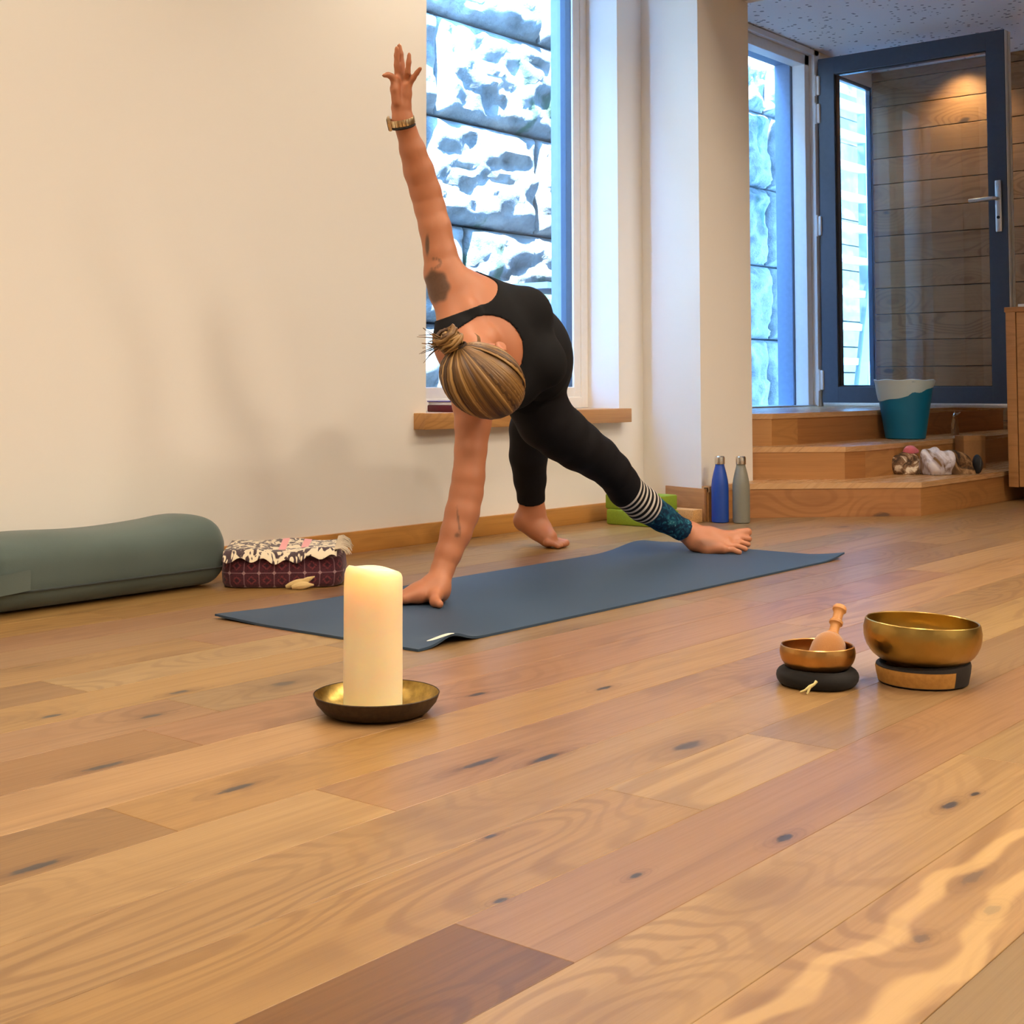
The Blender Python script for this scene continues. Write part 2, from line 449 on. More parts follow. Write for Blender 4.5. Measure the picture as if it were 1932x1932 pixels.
# plastered wall with window opening x 3.36..4.48, z 0.37..2.36
wx0, wx1, wz0, wz1 = 3.411, 4.537, 0.380, 2.36
wall = MB()
wall.box((-2.2, YW, -0.1), (wx0, YO, CEIL+0.1)).box((wx1, YW, -0.1), (4.72, YO, CEIL+0.1))
wall.box((wx0, YW, -0.1), (wx1, YO, wz0)).box((wx0, YW, wz1), (wx1, YO, CEIL+0.1))
struct(wall.build('wall_left', M_wall, smooth=False))
pier = MB().prism([(4.613, 2.82), (5.01, 2.82), (5.01, YO), (4.735, YO), (4.71, YW)], -0.1, CEIL+0.1)
struct(pier.build('wall_pier', M_wall, smooth=False))
struct(MB().box((4.615, -3.4, 2.10), (5.01, 2.815, CEIL+0.05)).build('trim_1', M_wall, smooth=False), 'plastered ceiling beam running off the pier')
struct(MB().box((-2.3, -3.5, -0.1), (-2.2, YO, CEIL+0.1)).build('wall_back', M_wall, smooth=False))
struct(MB().box((-2.3, -3.6, -0.1), (XE+0.1, -3.4, CEIL+0.1)).build('wall_right', M_wall, smooth=False))
struct(MB().box((-2.3, -3.5, CEIL), (4.61, YO, CEIL+0.15)).build('ceiling', M_ceil, smooth=False))
struct(MB().box((5.0, -3.5, 2.43), (XE+0.1, YA+0.06, CEIL+0.15)).build('ceiling_alcove', M_acoustic, smooth=False))
# alcove outer wall with the doorway (x 6.10..7.12) and a side light (x 7.30..7.90)
dx0, dx1, dz1 = 6.10, 7.125, 2.395
sx0, sx1, sz0, sz1 = 7.30, 7.915, 0.50, 2.34
lx0_, lx1_, lz0_, lz1_ = 5.56, 6.00, 0.50, 2.34
YB = YA+0.20
struct(MB().box((4.972, YO+0.001, -0.1), (5.012, 3.80, 2.7)).build('wall_return', M_cladgrey, smooth=False))
aw = MB()
aw.box((5.013, YA, -0.1), (lx0_, YB, 2.5)).box((lx1_, YA, -0.1), (dx0, YB, 2.5)).box((lx0_, YA, -0.1), (lx1_, YB, lz0_)).box((lx0_, YA, lz1_), (lx1_, YB, 2.5))
aw.box((dx1, YA, -0.1), (7.20, YB, 2.5)).box((7.20, YA, -0.1), (sx0, YA+0.04, 2.5)).box((sx1, YA, -0.1), (XE+0.1, YA+0.04, 2.5))
aw.box((dx0, YA, -0.1), (dx1, YB, ZL-0.002)).box((dx0, YA, dz1), (dx1, YB, 2.5))
aw.box((sx0, YA, -0.1), (sx1, YA+0.04, sz0)).box((sx0, YA, sz1), (sx1, YA+0.04, 2.5))
struct(aw.build('wall_alcove', M_wall, smooth=False))
# end wall, clad with sawn boards
ew = struct(MB().box((XE, -3.4, -0.1), (XE+0.12, YA+0.05, 2.5)).build('wall_end', M_rubber, smooth=False))
zb = 0.0; k = 0
while zb < 2.43:
    hb = min(0.158, 2.43-zb)
    ys = [-0.2, 1.6+0.25*math.sin(k*2.4), YA] if k % 2 else [-0.2, 2.2+0.3*math.sin(k*1.7), YA]
    for ya, yb in zip(ys[:-1], ys[1:]):
        o = MB().box((-0.012, -(yb-ya)/2+0.001, -hb/2+0.002), (0.012, (yb-ya)/2-0.001, hb/2-0.002), 0.002).build('board', M_clad, ew, smooth=False, loc=(XE-0.010+0.002*rnd.random(), (ya+yb)/2, zb+hb/2))
        j = rnd.uniform(0.86, 1.08); c3 = srgb(176, 134, 88); o.color = (c3[0]*j, c3[1]*j, c3[2]*j, 1)
    zb += hb; k += 1

# unseen mass above the alcove, added to keep sun off the doorway stones
struct(MB().box((5.2, 1.0, 2.75), (12.0, 3.80, 4.7)).build('wall_sun_block', M_cladgrey, smooth=False), 'unseen block added above the alcove to shade the stones behind the doorway')

# baseboard of the plastered wall
bb = MB().box((-2.2, YW-0.014, 0.0), (4.70, YW+0.001, 0.066), 0.0015).build('baseboard_left', M_oak)
bb.color = srgb(196, 142, 74); struct(bb, 'oak baseboard along the cream wall')
# oak plinth wrapping the foot of the pier
tp = MB().box((0.0, -0.016, 0.0), (0.225, 0.001, 0.125), 0.001).build('trim_2', M_oak, loc=(4.6125, 2.795, 0), rot=(0, 0, math.atan2(0.33, 0.097))); tp.scale = (1, -1, 1); tp.color = srgb(186, 138, 92); struct(tp, 'oak plinth board at the foot of the pier')

# ------------------------------------------------------------------ window_1: main window
win = struct(empty('window_1', ((wx0+wx1)/2, 3.27, wz0)))
def wpart(mb, name, mat, parent=win, smooth=False, label=None):
    base = Vector(parent.location) if parent.parent is None else Vector(parent.location)+Vector(parent.parent.location)
    for i, v in enumerate(mb.v): mb.v[i] = tuple(Vector(v)-base)
    o = mb.build(name, mat, parent, smooth=smooth)
    if label: o['label'] = label
    return o
def ring(mb, x0, x1, z0, z1, w, y0, y1, bev=0.004):
    mb.box((x0, y0, z0), (x0+w, y1, z1), bev); mb.box((x1-w, y0, z0), (x1, y1, z1), bev)
    mb.box((x0+w-0.002, y0, z0), (x1-w+0.002, y1, z0+w), bev); mb.box((x0+w-0.002, y0, z1-w), (x1-w+0.002, y1, z1), bev)
    return mb
SILLZ = 0.431
wpart(ring(MB(), wx0-0.01, wx1+0.002, SILLZ, wz1, 0.045, 3.302, 3.372, 0.003), 'window_frame', M_frame_white)
wpart(ring(MB(), wx0+0.03, wx1-0.040, SILLZ+0.038, wz1-0.03, 0.047, 3.306, 3.336, 0.004), 'sash', M_frame_white)
wpart(ring(MB(), wx0+0.072, wx1-0.0835, SILLZ+0.080, wz1-0.07, 0.006, 3.316, 3.342, 0.001), 'gasket', M_frame_dark)
wpart(ring(MB(), wx0+0.04, wx1-0.046, SILLZ+0.05, wz1-0.04, 0.036, 3.337, 3.374, 0.002), 'outer_frame', M_frame_dark)
wpart(MB().box((wx0+0.074, 3.343, SILLZ+0.08), (wx1-0.082, 3.349, wz1-0.06)), 'glass_pane', M_glass)
wpart(ring(MB(), wx0-0.002, wx1+0.002, SILLZ-0.055, wz1+0.01, 0.006, 3.375, YO+0.004, 0.0), 'outer_reveal', M_cladgrey)
so = wpart(MB().box((3.352, 3.100, 0.377), (4.553, 3.302, SILLZ), 0.002), 'window_sill', M_oak, smooth=True, label='oak window sill'); so.color = srgb(196, 148, 92)

# ------------------------------------------------------------------ doorway, door frame and open leaf: door_1
door = struct(empty('door_1', (dx1, YA, ZL)))
def dpart(mb, name, mat, parent=door, **kw): return wpart(mb, name, mat, parent, **kw)
fr = MB()
fr.box((dx0, YA+0.02, ZL), (dx0+0.07, YA+0.10, dz1), 0.003).box((dx1-0.055, YA+0.02, ZL), (dx1, YA+0.10, dz1), 0.003).box((dx0, YA+0.02, dz1-0.06), (dx1, YA+0.10, dz1), 0.003)
dpart(fr, 'door_frame', M_frame_white)
fo = MB()
fo.box((dx0, YA+0.102, ZL), (dx0+0.05, YA+0.20, dz1), 0.003).box((dx1-0.075, YA+0.102, ZL), (dx1-0.001, YA+0.20, dz1), 0.003).box((dx0, YA+0.102, dz1-0.045), (dx1, YA+0.20, dz1-0.001), 0.003)
dpart(fo, 'outer_casing', plain('blue_grey_casing', srgb(120, 140, 168)[:3], 0.5))
dpart(MB().box((dx0, YA-0.005, ZL-0.012), (dx1, YA+0.22, ZL+0.008), 0.003), 'threshold', M_alu)
# inner architrave round the opening
ar = MB()
ar.box((dx1-0.002, YA-0.014, ZL), (dx1+0.055, YA+0.001, dz1+0.03), 0.002).box((dx0-0.06, YA-0.014, dz1-0.002), (dx1+0.055, YA+0.001, dz1+0.03), 0.002)
dpart(ar, 'architrave', M_frame_white)
# leaf, swung open 90 degrees: lies in the plane x = XL
ly0, ly1, lz0, lz1 = 2.515, 3.575, ZL+0.012, 2.372
th = 0.075
def yring(mb, y0, y1, z0, z1, w, x0, x1, bev=0.003, wb=None):
    wb = wb or w
    mb.box((x0, y0, z0), (x1, y0+w, z1), bev); mb.box((x0, y1-w, z0), (x1, y1, z1), bev)
    mb.box((x0, y0+w-0.002, z0), (x1, y1-w+0.002, z0+wb), bev); mb.box((x0, y0+w-0.002, z1-w), (x1, y1-w+0.002, z1), bev)
    return mb
leaf = dpart(yring(MB(), ly0, ly1, lz0, lz1, 0.098, XL, XL+th), 'leaf', M_frame_dark)
leaf['label'] = 'dark grey glazed door leaf swung open'
def lpart(mb, name, mat, **kw): 
    for i, v in enumerate(mb.v): mb.v[i] = tuple(Vector(v)-Vector(door.location))
    return mb.build(name, mat, leaf, **kw)
lpart(yring(MB(), ly0+0.085, ly1-0.085, lz0+0.085, lz1-0.085, 0.018, XL+0.010, XL+0.026, 0.001), 'glazing_bead', M_rubber, smooth=False)
lpart(MB().box((XL+0.034, ly0+0.09, lz0+0.09), (XL+0.040, ly1-0.09, lz1-0.09)), 'glass_pane', M_glass_door, smooth=False)
lpart(MB().box((XL-0.010, ly0-0.001, lz0-0.012), (XL+0.01, ly1-0.01, lz0+0.010), 0.002), 'bottom_seal', M_alu)
lpart(MB().box((XL+0.004, ly0-0.004, lz0+0.01), (XL+0.034, ly0+0.002, lz1-0.004)), 'edge_strip', M_frame_white, smooth=False)
lpart(MB().box((XL+0.050, ly0-0.006, lz0+0.01), (XL+0.074, ly0+0.002, lz1-0.004)), 'edge_strip', M_frame_white, smooth=False)
for hz in (2.22, 2.06, 1.42, 0.55):
    lpart(MB().box((XL-0.014, ly1-0.012, hz-0.055), (XL+0.012, ly1+0.022, hz+0.055), 0.004).lathe([(0.0, -0.06), (0.009, -0.06), (0.009, 0.06), (0.0, 0.06)], 14, (XL-0.014, ly1+0.012, hz)), 'hinge', M_frame_white)
hy = ly0+0.045; hz = float(on_x(1895, 375, XL)[2])
hp = lpart(MB().box((XL-0.010, hy-0.017, hz-0.17), (XL+0.001, hy+0.017, hz+0.10), 0.005), 'handle_plate', M_alu)
lpart(MB().tube([(XL-0.008, hy, hz), (XL-0.055, hy, hz), (XL-0.062, hy+0.008, hz), (XL-0.062, hy+0.135, hz-0.004)], [0.010, 0.010, 0.0105, 0.010], 14), 'lever_handle', M_alu)
lpart(MB().lathe([(0.0, 0.0), (0.008, 0.0), (0.008, 0.004), (0.0, 0.004)], 16).xf(Matrix.Translation((XL-0.010, hy, hz-0.095)) @ Matrix.Rotation(-math.pi/2, 4, 'Y')), 'keyhole', M_rubber)

# side light beyond the leaf
w2 = struct(empty('window_2', ((sx0+sx1)/2, YA+0.02, sz0)))
wpart(ring(MB(), sx0, sx1, sz0, sz1, 0.022, YA+0.006, YA+0.034, 0.002), 'window_frame', M_frame_dark, parent=w2)
wpart(MB().box((sx0+0.02, YA+0.018, sz0+0.02), (sx1-0.02, YA+0.023, sz1-0.02)), 'glass_pane', M_glass, parent=w2)
# unseen side light behind the pier, added for its reflection and alcove daylight
w3 = struct(empty('window_unseen', ((lx0_+lx1_)/2, YA+0.1, lz0_)))
wpart(ring(MB(), lx0_, lx1_, lz0_, lz1_, 0.04, YA+0.06, YA+0.12, 0.002), 'window_frame', M_frame_white, parent=w3)
wpart(MB().box((lx0_+0.035, YA+0.088, lz0_+0.035), (lx1_-0.035, YA+0.094, lz1_-0.035)), 'glass_pane', M_glass, parent=w3)

# ------------------------------------------------------------------ stairs
P1 = [(4.614, 2.79), (4.80, 2.79), (5.33, 2.245), (XE-0.03, 2.225)]
P2 = [(5.012, 2.875), (5.31, 2.56), (5.45, 2.535), (XE-0.03, 2.53)]
P3 = [(5.012, 3.00), (5.20, 2.835), (5.40, 2.82), (XE-0.03, 2.83)]
st = tag(empty('staircase', (5.4, 2.6, 0)), 'three oak steps winding round the corner up to the open glass door', 'stairs')
def stair(front, back, z0, z1):
    # riser boards along the front line, tread covering back to the next riser
    tt = 0.022
    off = Vector(st.location)
    for (a, b) in zip(front[:-1], front[1:]):
        ax, ay = a; bx, by = b
        L = math.hypot(bx-ax, by-ay); ang = math.atan2(by-ay, bx-ax)
        o = MB().box((0, 0, z0), (L, 0.02, z1-tt*0.25)).build('riser', M_oak, st, smooth=False)
        o.location = (ax-off.x, ay-off.y, 0); o.rotation_euler = (0, 0, ang)
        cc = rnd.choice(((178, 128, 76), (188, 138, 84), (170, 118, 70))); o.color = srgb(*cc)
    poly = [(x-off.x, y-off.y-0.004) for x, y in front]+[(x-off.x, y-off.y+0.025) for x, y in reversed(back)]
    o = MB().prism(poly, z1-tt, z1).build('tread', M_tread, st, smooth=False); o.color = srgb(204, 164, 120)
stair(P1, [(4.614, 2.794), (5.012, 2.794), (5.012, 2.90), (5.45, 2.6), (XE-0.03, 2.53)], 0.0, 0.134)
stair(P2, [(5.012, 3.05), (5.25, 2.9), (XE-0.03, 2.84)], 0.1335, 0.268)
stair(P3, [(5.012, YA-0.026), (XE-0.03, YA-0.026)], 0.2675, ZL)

# ------------------------------------------------------------------ outside: ground, retaining wall of rough blocks
t = NT('gravel_ground'); c = t.coord()
M_ground = t.set(t.ramp(t.noise(c, 30, 5), [(0.3, srgb(120, 116, 110)), (0.7, srgb(176, 170, 160))]), 0.9)
struct(MB().box((-2, YO, -0.25), (14, 4.9, -0.12)).build('floor_outside', M_ground, smooth=False), 'gravel strip outside the window')
t = NT('quarry_stone'); c = t.coord(); oi = t.n('ShaderNodeObjectInfo')
vv = t.n('ShaderNodeVectorMath', operation='ADD'); t.l(c, vv.inputs[0]); t.l(oi.outputs['Location'], vv.inputs[1]); gc = vv.outputs[0]
n1 = t.noise(gc, 7, 6, 0.65); n2 = t.noise(t.mapping(gc, scale=(1, 1, 0.55)), 2.6, 5, 0.6)
cc = t.ramp(n1, [(0.25, srgb(84, 86, 84)), (0.5, srgb(136, 138, 136)), (0.8, srgb(174, 175, 172))])
moss = t.step(n2, 0.56, 0.64)
cc = t.mix(t.math('MULTIPLY', moss, 0.85), cc, srgb(60, 92, 62))
M_stone = t.set(cc, 0.9, bump=t.noise(gc, 24, 7, 0.75), bstr=0.8, bdist=0.025)
ret = struct(MB().box((0.7, 4.56, -0.2), (11.5, 4.95, 4.2)).build('wall_outside', plain('dark_joint_fill', srgb(70, 74, 74)[:3], 0.95), smooth=False), 'retaining wall of rough quarry blocks outside')
def stone(x0, x1, z0, z1, seed):
    rs = np.random.RandomState(seed)
    L, Hh = x1-x0-0.016, z1-z0-0.014
    res = 0.022 if (4.2 < x1 and x0 < 6.2) or (7.5 < x1 and x0 < 8.9) else 0.05
    nx, nz = max(8, int(L/res)), max(6, int(Hh/res))
    sc = 0.022/res
    def smooth_noise(n, m, amp, cells):
        g = rs.rand(int(n/cells[0])+3, int(m/cells[1])+3)
        ii = np.linspace(0, g.shape[0]-2.001, n); jj = np.linspace(0, g.shape[1]-2.001, m)
        i0 = ii.astype(int); j0 = jj.astype(int); fi = (ii-i0)[:, None]; fj = (jj-j0)[None, :]
        fi = fi*fi*(3-2*fi); fj = fj*fj*(3-2*fj)
        a = g[i0][:, j0]; b = g[i0+1][:, j0]; c_ = g[i0][:, j0+1]; d = g[i0+1][:, j0+1]
        return amp*((a*(1-fi)+b*fi)*(1-fj)+(c_*(1-fi)+d*fi)*fj)
    X = np.linspace(-L/2, L/2, nx); Z = np.linspace(-Hh/2, Hh/2, nz)
    D = smooth_noise(nx, nz, 0.050, (9*sc, 4.5*sc))+smooth_noise(nx, nz, 0.045, (max(1.5, 4.5*sc), max(1.2, 1.9*sc)))+smooth_noise(nx, nz, 0.018, (max(1.2, 2.2*sc), max(1.1, 1.2*sc)))+rs.rand(nx, nz)*0.004
    edge = np.minimum(np.minimum(X[:, None]+L/2, L/2-X[:, None]), np.minimum(Z[None, :]+Hh/2, Hh/2-Z[None, :]))
    D = 0.02+D*np.clip(edge/0.06, 0, 1)**0.6
    P = np.zeros((nx, nz, 3)); P[:, :, 0] = X[:, None]; P[:, :, 2] = Z[None, :]; P[:, :, 1] = -D
    mb = MB().grid(P)
    # skirt back into the joint
    ring_i = [(i, 0) for i in range(nx)]+[(nx-1, j) for j in range(1, nz)]+[(i, nz-1) for i in range(nx-2, -1, -1)]+[(0, j) for j in range(nz-2, 0, -1)]
    ids = [i*nz+j for i, j in ring_i]; o = len(mb.v)
    mb.v += [(mb.v[i][0], 0.06, mb.v[i][2]) for i in ids]
    n = len(ids); mb.f += [(ids[k], ids[(k+1) % n], o+(k+1) % n, o+k) for k in range(n)]
    return mb.build('stone', M_stone, ret, smooth=True, angle=60, loc=((x0+x1)/2, 4.53, (z0+z1)/2))
rows_z = [-0.18, 0.325, 0.824, 1.312, 1.832, 2.335, 2.85, 3.36]
joints = {0: [0.8, 1.7, 2.5, 3.2, 4.3, 5.2, 6.0, 7.0, 7.9, 8.6, 9.4, 10.4], 1: [0.9, 1.9, 3.0, 3.9, 4.75, 5.45, 6.3, 7.2, 8.19, 8.9, 9.7, 10.4], 2: [1.1, 2.2, 3.3, 4.2, 5.15, 6.0, 6.7, 7.5, 8.245, 8.95, 9.6, 10.4],
          3: [0.9, 2.0, 3.1, 4.0, 4.85, 5.72, 6.5, 7.4, 8.20, 9.0, 9.7, 10.4], 4: [1.0, 2.1, 3.2, 4.1, 4.94, 5.95, 6.8, 7.5, 8.245, 9.0, 9.6, 10.4], 5: [0.9, 1.9, 3.0, 4.5, 5.75, 6.6, 7.5, 8.2, 8.95, 9.7, 10.4], 6: [1.1, 2.2, 3.2, 4.2, 5.3, 6.3, 7.3, 8.3, 9.3]}
for k in range(7):
    for a, b in zip(joints[k][:-1], joints[k][1:]):
        stone(a, b, rows_z[k], rows_z[k+1], 100*k+int(a*10))

# ------------------------------------------------------------------ things on the floor
def fabric(name, col, col2=None, rough=0.9, weave=900, amt=0.25, big=6, sheen=0.3):
    t = NT(name); c = t.coord()
    n = t.noise(c, big, 4); w = t.noise(c, weave, 2)
    col2 = col2 or tuple(v*0.75 for v in col[:3])
    cc = t.mix(n, (*col[:3], 1), (*col2[:3], 1))
    cc = t.mix(t.math('MULTIPLY', w, amt), cc, tuple(v*0.5 for v in col[:3])+(1,))
    return t.set(cc, rough, bump=w, bstr=0.25, bdist=0.001, Sheen_Weight=sheen)

# ---- yoga mat: near-left corner, far edge slightly lifted
M_mat = fabric('slate_blue_mat_foam', srgb(56, 76, 98)[:3], srgb(48, 67, 88)[:3], 0.6, 500, 0.10, 3, 0.0)
M_mat.node_tree.nodes['Principled BSDF'].inputs['Specular IOR Level'].default_value = 0.35
mx0, mx1, my0, my1 = 2.012, 3.885, 1.878, 2.500
nx_, ny_ = 140, 44
P = np.zeros((nx_, ny_, 3)); Q = np.zeros((nx_, ny_, 3))
for i in range(nx_):
    for j in range(ny_):
        x = mx0+(mx1-mx0)*i/(nx_-1); y = my0+(my1-my0)*j/(ny_-1)
        z = 0.0052
        # small buckle on the near edge close to the left corner
        z += 0.017*math.exp(-((x-2.115)/0.045)**2)*math.exp(-((y-my0)/0.045)**2)
        # right near corner curls up a little
        z += 0.014*max(0.0, 1-math.hypot(x-mx1, y-my0)/0.13)**1.5
        # ripple on the far edge near the foot
        z += 0.022*math.exp(-((x-3.70)/0.13)**2)*math.exp(-((y-my1)/0.10)**2)
        # far left corner rounded wave
        z += 0.006*max(0.0, 1-math.hypot(x-mx0, y-my1)/0.16)
        P[i, j] = (x, y, z); Q[i, j] = (x, y, z-0.0048)
mb = MB().grid(P); n0 = len(mb.v)
mb.add(Q.reshape(-1, 3), [(i*ny_+j+1-0, (i+1)*ny_+j+1, (i+1)*ny_+j, i*ny_+j) for i in range(nx_-1) for j in range(ny_-1)])
rim = [(i, 0) for i in range(nx_)]+[(nx_-1, j) for j in range(1, ny_)]+[(i, ny_-1) for i in range(nx_-2, -1, -1)]+[(0, j) for j in range(ny_-2, 0, -1)]
ids = [i*ny_+j for i, j in rim]
mb.f += [(ids[k], ids[(k+1) % len(ids)], n0+ids[(k+1) % len(ids)], n0+ids[k]) for k in range(len(ids))]
mat = tag(mb.build('yoga_mat', M_mat, angle=50), 'long slate blue yoga mat spread on the oak floor', 'yoga mat')
# pale logo stripe printed on the buckled corner
S = np.zeros((16, 4, 3))
def mat_z(x, y): return 0.0052+0.017*math.exp(-((x-2.115)/0.045)**2)*math.exp(-((y-my0)/0.045)**2)
e0_, e1_ = on_floor(805, 1209, 0.010), on_floor(857, 1203, 0.014)
for i in range(16):
    for j in range(4):
        u_ = i/15; w = 0.007*(1-abs(2*u_-1)**3)+0.0015
        q_ = e0_+(e1_-e0_)*u_
        x = q_[0]+CF[0]*w*(j/3-0.5)*2.2; y = q_[1]+CF[1]*w*(j/3-0.5)*2.2
        S[i, j] = (x, y, mat_z(x, y)+0.0006)
MB().grid(S).build('logo_stripe', plain('pale_print', (0.75, 0.76, 0.66), 0.6), mat)

# ---- pillar candle on a brass dish
CX_, CY_ = 1.618-CF[0]*0.024-CR[0]*0.0043, 1.592-CF[1]*0.024-CR[1]*0.0043
KX_, KY_ = CX_-CR[0]*0.006, CY_-CR[1]*0.006
M_brass_in = plain('aged_brass', (0.52, 0.36, 0.10), 0.36, 1.0, nscale=90, namt=0.25, bump=0.15)
M_bronze = plain('dark_bronze', (0.055, 0.035, 0.020), 0.5, 0.6, nscale=120, namt=0.3)
dish = tag(MB().lathe([(0.0, 0.0), (0.070, 0.0), (0.084, 0.006), (0.0955, 0.0195), (0.1005, 0.0325), (0.0995, 0.0335), (0.0985, 0.0325)], 72, (0, 0, 0)).build('candle_dish', M_bronze, loc=(CX_, CY_, 0.0005)),
           'round dark brass dish under the white pillar candle', 'dish')
MB().lathe([(0.0988, 0.0328), (0.094, 0.0205), (0.083, 0.0085), (0.070, 0.0040), (0.0, 0.0035)], 72).build('brass_lining', M_brass_in, dish)
t = NT('candle_wax'); c = t.coord()
M_wax = t.set(t.ramp(t.noise(c, 9, 2), [(0.3, srgb(250, 226, 186)), (0.7, srgb(253, 234, 200))]), 0.42, Subsurface_Weight=1.0, Subsurface_Scale=0.035)
t.b.inputs['Subsurface Radius'].default_value = (1.0, 0.62, 0.32)
RC, HC = 0.0468, 0.2275
def wax_rim(r, z, a):
    if z > 0.195:
        w = (z-0.195)/(HC-0.195)
        a0 = a-math.radians(39.17)           # 0 = pointing away from the camera
        z += w*(0.0048*math.cos(a0-1.75)-0.0022*math.cos(a0)+0.0012*math.cos(2*a0+0.6)-0.002+0.0012*math.cos(3*a0))
        r += 0.0006*w*math.sin(3*a0)
    return r, z
prof = [(0.0, 0.0), (RC-0.002, 0.0), (RC, 0.002), (RC+0.0004, 0.06), (RC, 0.13), (RC, 0.19), (RC-0.0005, HC-0.012), (RC-0.003, HC-0.004), (RC-0.007, HC), (RC-0.011, HC-0.002),
        (RC-0.0135, HC-0.008), (RC-0.016, HC-0.020), (RC-0.021, HC-0.031), (0.014, HC-0.036), (0.0, HC-0.036)]
candle = tag(MB().lathe(prof, 64, rfun=wax_rim).build('pillar_candle', M_wax, loc=(KX_, KY_, 0.0042)), 'lit ivory pillar candle with a melted rim standing in a dish', 'candle')
MB().tube([(0, 0, HC-0.037), (0.001, 0.0, HC-0.028), (0.002, 0.001, HC-0.022)], 0.0011, 8).build('wick', plain('charred_wick', (0.02, 0.015, 0.01), 0.9), candle)
t = NT('candle_flame'); t.set((0, 0, 0, 1), 0.5, Emission_Color=(1.0, 0.62, 0.22, 1), Emission_Strength=6.0)
MB().lathe([(0.0, -0.003), (0.0024, 0.0), (0.0030, 0.003), (0.0018, 0.009), (0.0, 0.014)], 16, (0.002, 0.001, HC-0.021)).build('flame', t.m, candle)
lamp('candle_glow', 'POINT', (KX_+0.002, KY_+0.001, 0.0042+HC-0.012), 0.13, (1.0, 0.66, 0.34), shadow_soft_size=0.006)

# ---- singing bowls
def hammered(name, col, rough):
    t = NT(name); c = t.coord(); v = t.voronoi(t.mapping(c, scale=(1, 1, 1)), 75.0); n = t.noise(c, 16, 4)
    cc = t.mix(n, (*col, 1), tuple(v_*0.55 for v_ in col)+(1,))
    return t.set(cc, t.math('ADD', rough, t.math('MULTIPLY', n, 0.15)), 1.0, bump=v, bstr=0.35, bdist=0.0012)
M_bowl = hammered('hammered_brass', (0.55, 0.36, 0.10), 0.24)
M_bowl2 = hammered('hammered_copper_brass', (0.66, 0.36, 0.12), 0.24)
M_black = fabric('black_velvet', (0.007, 0.006, 0.006), (0.012, 0.010, 0.009), 0.95, 700, 0.3, 20, 0.03)
def bowl_mesh(R, Hh, Rb, th=0.003):
    out = [(0.0, 0.0), (Rb*0.6, 0.0005), (Rb, 0.004)]
    for k in range(1, 9):
        a = k/9*math.pi/2
        out.append((Rb+(R*1.035-Rb)*math.sin(a)**0.9, 0.004+(Hh*0.70)*(1-math.cos(a))))
    out += [(R*1.035, Hh*0.80), (R*1.01, Hh*0.95), (R, Hh)]
    inn = [(max(0.0, r-th), z+th*(1-z/Hh)) for r, z in reversed(out)]
    inn[-1] = (0.0, th)
    return MB().lathe(out+[(R-th*0.5, Hh+0.0012)]+inn, 64)
SB = (2.232+CR[0]*0.015-CF[0]*0.012, 1.152+CR[1]*0.015-CF[1]*0.012)
t0 = math.radians(39.17)
def soft_ring(Ro, Hh, sq=1.0, wob=0.0, dip=0.35):
    def rf(r, z, a): return r*(1+wob*math.sin(3*a+1)+wob*0.6*math.sin(5*a)), z*(1+0.5*wob*math.cos(2*a))
    pr = [(0.0, 0.0), (Ro*0.80, 0.0)]
    for k in range(0, 9):
        a = -math.pi/2+k/8*math.pi
        pr.append((Ro-Hh/2+Hh/2*math.cos(a)*1.0, Hh/2+Hh/2*math.sin(a)))
    pr += [(Ro*0.6, Hh*0.78), (Ro*0.35, Hh*(1-dip)), (0.0, Hh*(1-dip))]
    return MB().lathe(pr, 56, rfun=rf)
cush = tag(soft_ring(0.071, 0.030, wob=0.025).build('bowl_cushion', M_black, loc=(*SB, 0.0005)), 'small round black cushion with a cream tie under the small bowl', 'cushion')
# cream knotted tie
tp_ = on_floor(1527, 1298, 0.010)-np.array([SB[0], SB[1], 0.0005])
M_cord = plain('cream_cord', srgb(205, 190, 130)[:3], 0.8)
r_, f_ = CR, np.array([CF[0], CF[1], 0.0])/math.hypot(CF[0], CF[1])
def loc_(a, b, z): return tp_+r_*a-f_*b+np.array([0, 0, z])
MB().tube([loc_(-0.016, 0.004, -0.006), loc_(-0.008, 0.006, -0.002), loc_(0.0, 0.005, 0.003), loc_(0.008, 0.003, 0.007), loc_(0.012, 0.0, 0.011)], [0.0016, 0.002, 0.0032, 0.0022, 0.0028], 8).tube([loc_(0.0, 0.006, 0.002), loc_(-0.004, 0.009, -0.004), loc_(-0.006, 0.010, -0.008)], [0.002, 0.002, 0.0012], 8).build('tie', M_cord, cush)
bowl_s = tag(bowl_mesh(0.0630, 0.0475, 0.030).build('singing_bowl', M_bowl2, loc=(SB[0], SB[1], 0.0200)), 'small copper-toned singing bowl holding a felt mallet', 'bowl')
# mallet leaning in the small bowl
def along(p, q, prof, seg=28):
    p = Vector(p); q = Vector(q); d = (q-p); L = d.length
    mb = MB().lathe([(r, z*L) for r, z in prof], seg)
    return mb.xf(Matrix.Translation(p) @ d.to_track_quat('Z', 'Y').to_matrix().to_4x4())
mall = tag(empty('mallet', (SB[0], SB[1], 0.026)), 'felt-headed wooden mallet with a turned handle leaning in the small bowl', 'mallet')
pb = at(1556, 1253, 2.43); ptip = at(1586, 1143, 2.50)
org = np.array([SB[0], SB[1], 0.026])
hd_top = pb+(ptip-pb)*0.50
along(pb-org, hd_top-org, [(0.0, -0.12), (0.020, -0.11), (0.0305, 0.02), (0.0320, 0.25), (0.0305, 0.55), (0.0265, 0.76), (0.018, 0.93), (0.008, 1.0), (0.0, 1.01)], 36).build('felt_head', fabric('tan_felt', srgb(176, 118, 58)[:3], srgb(150, 96, 44)[:3], 0.95, 400, 0.3, 30, 0.5), mall)
hs = hd_top-(ptip-pb)*0.06
w0 = 0.0085
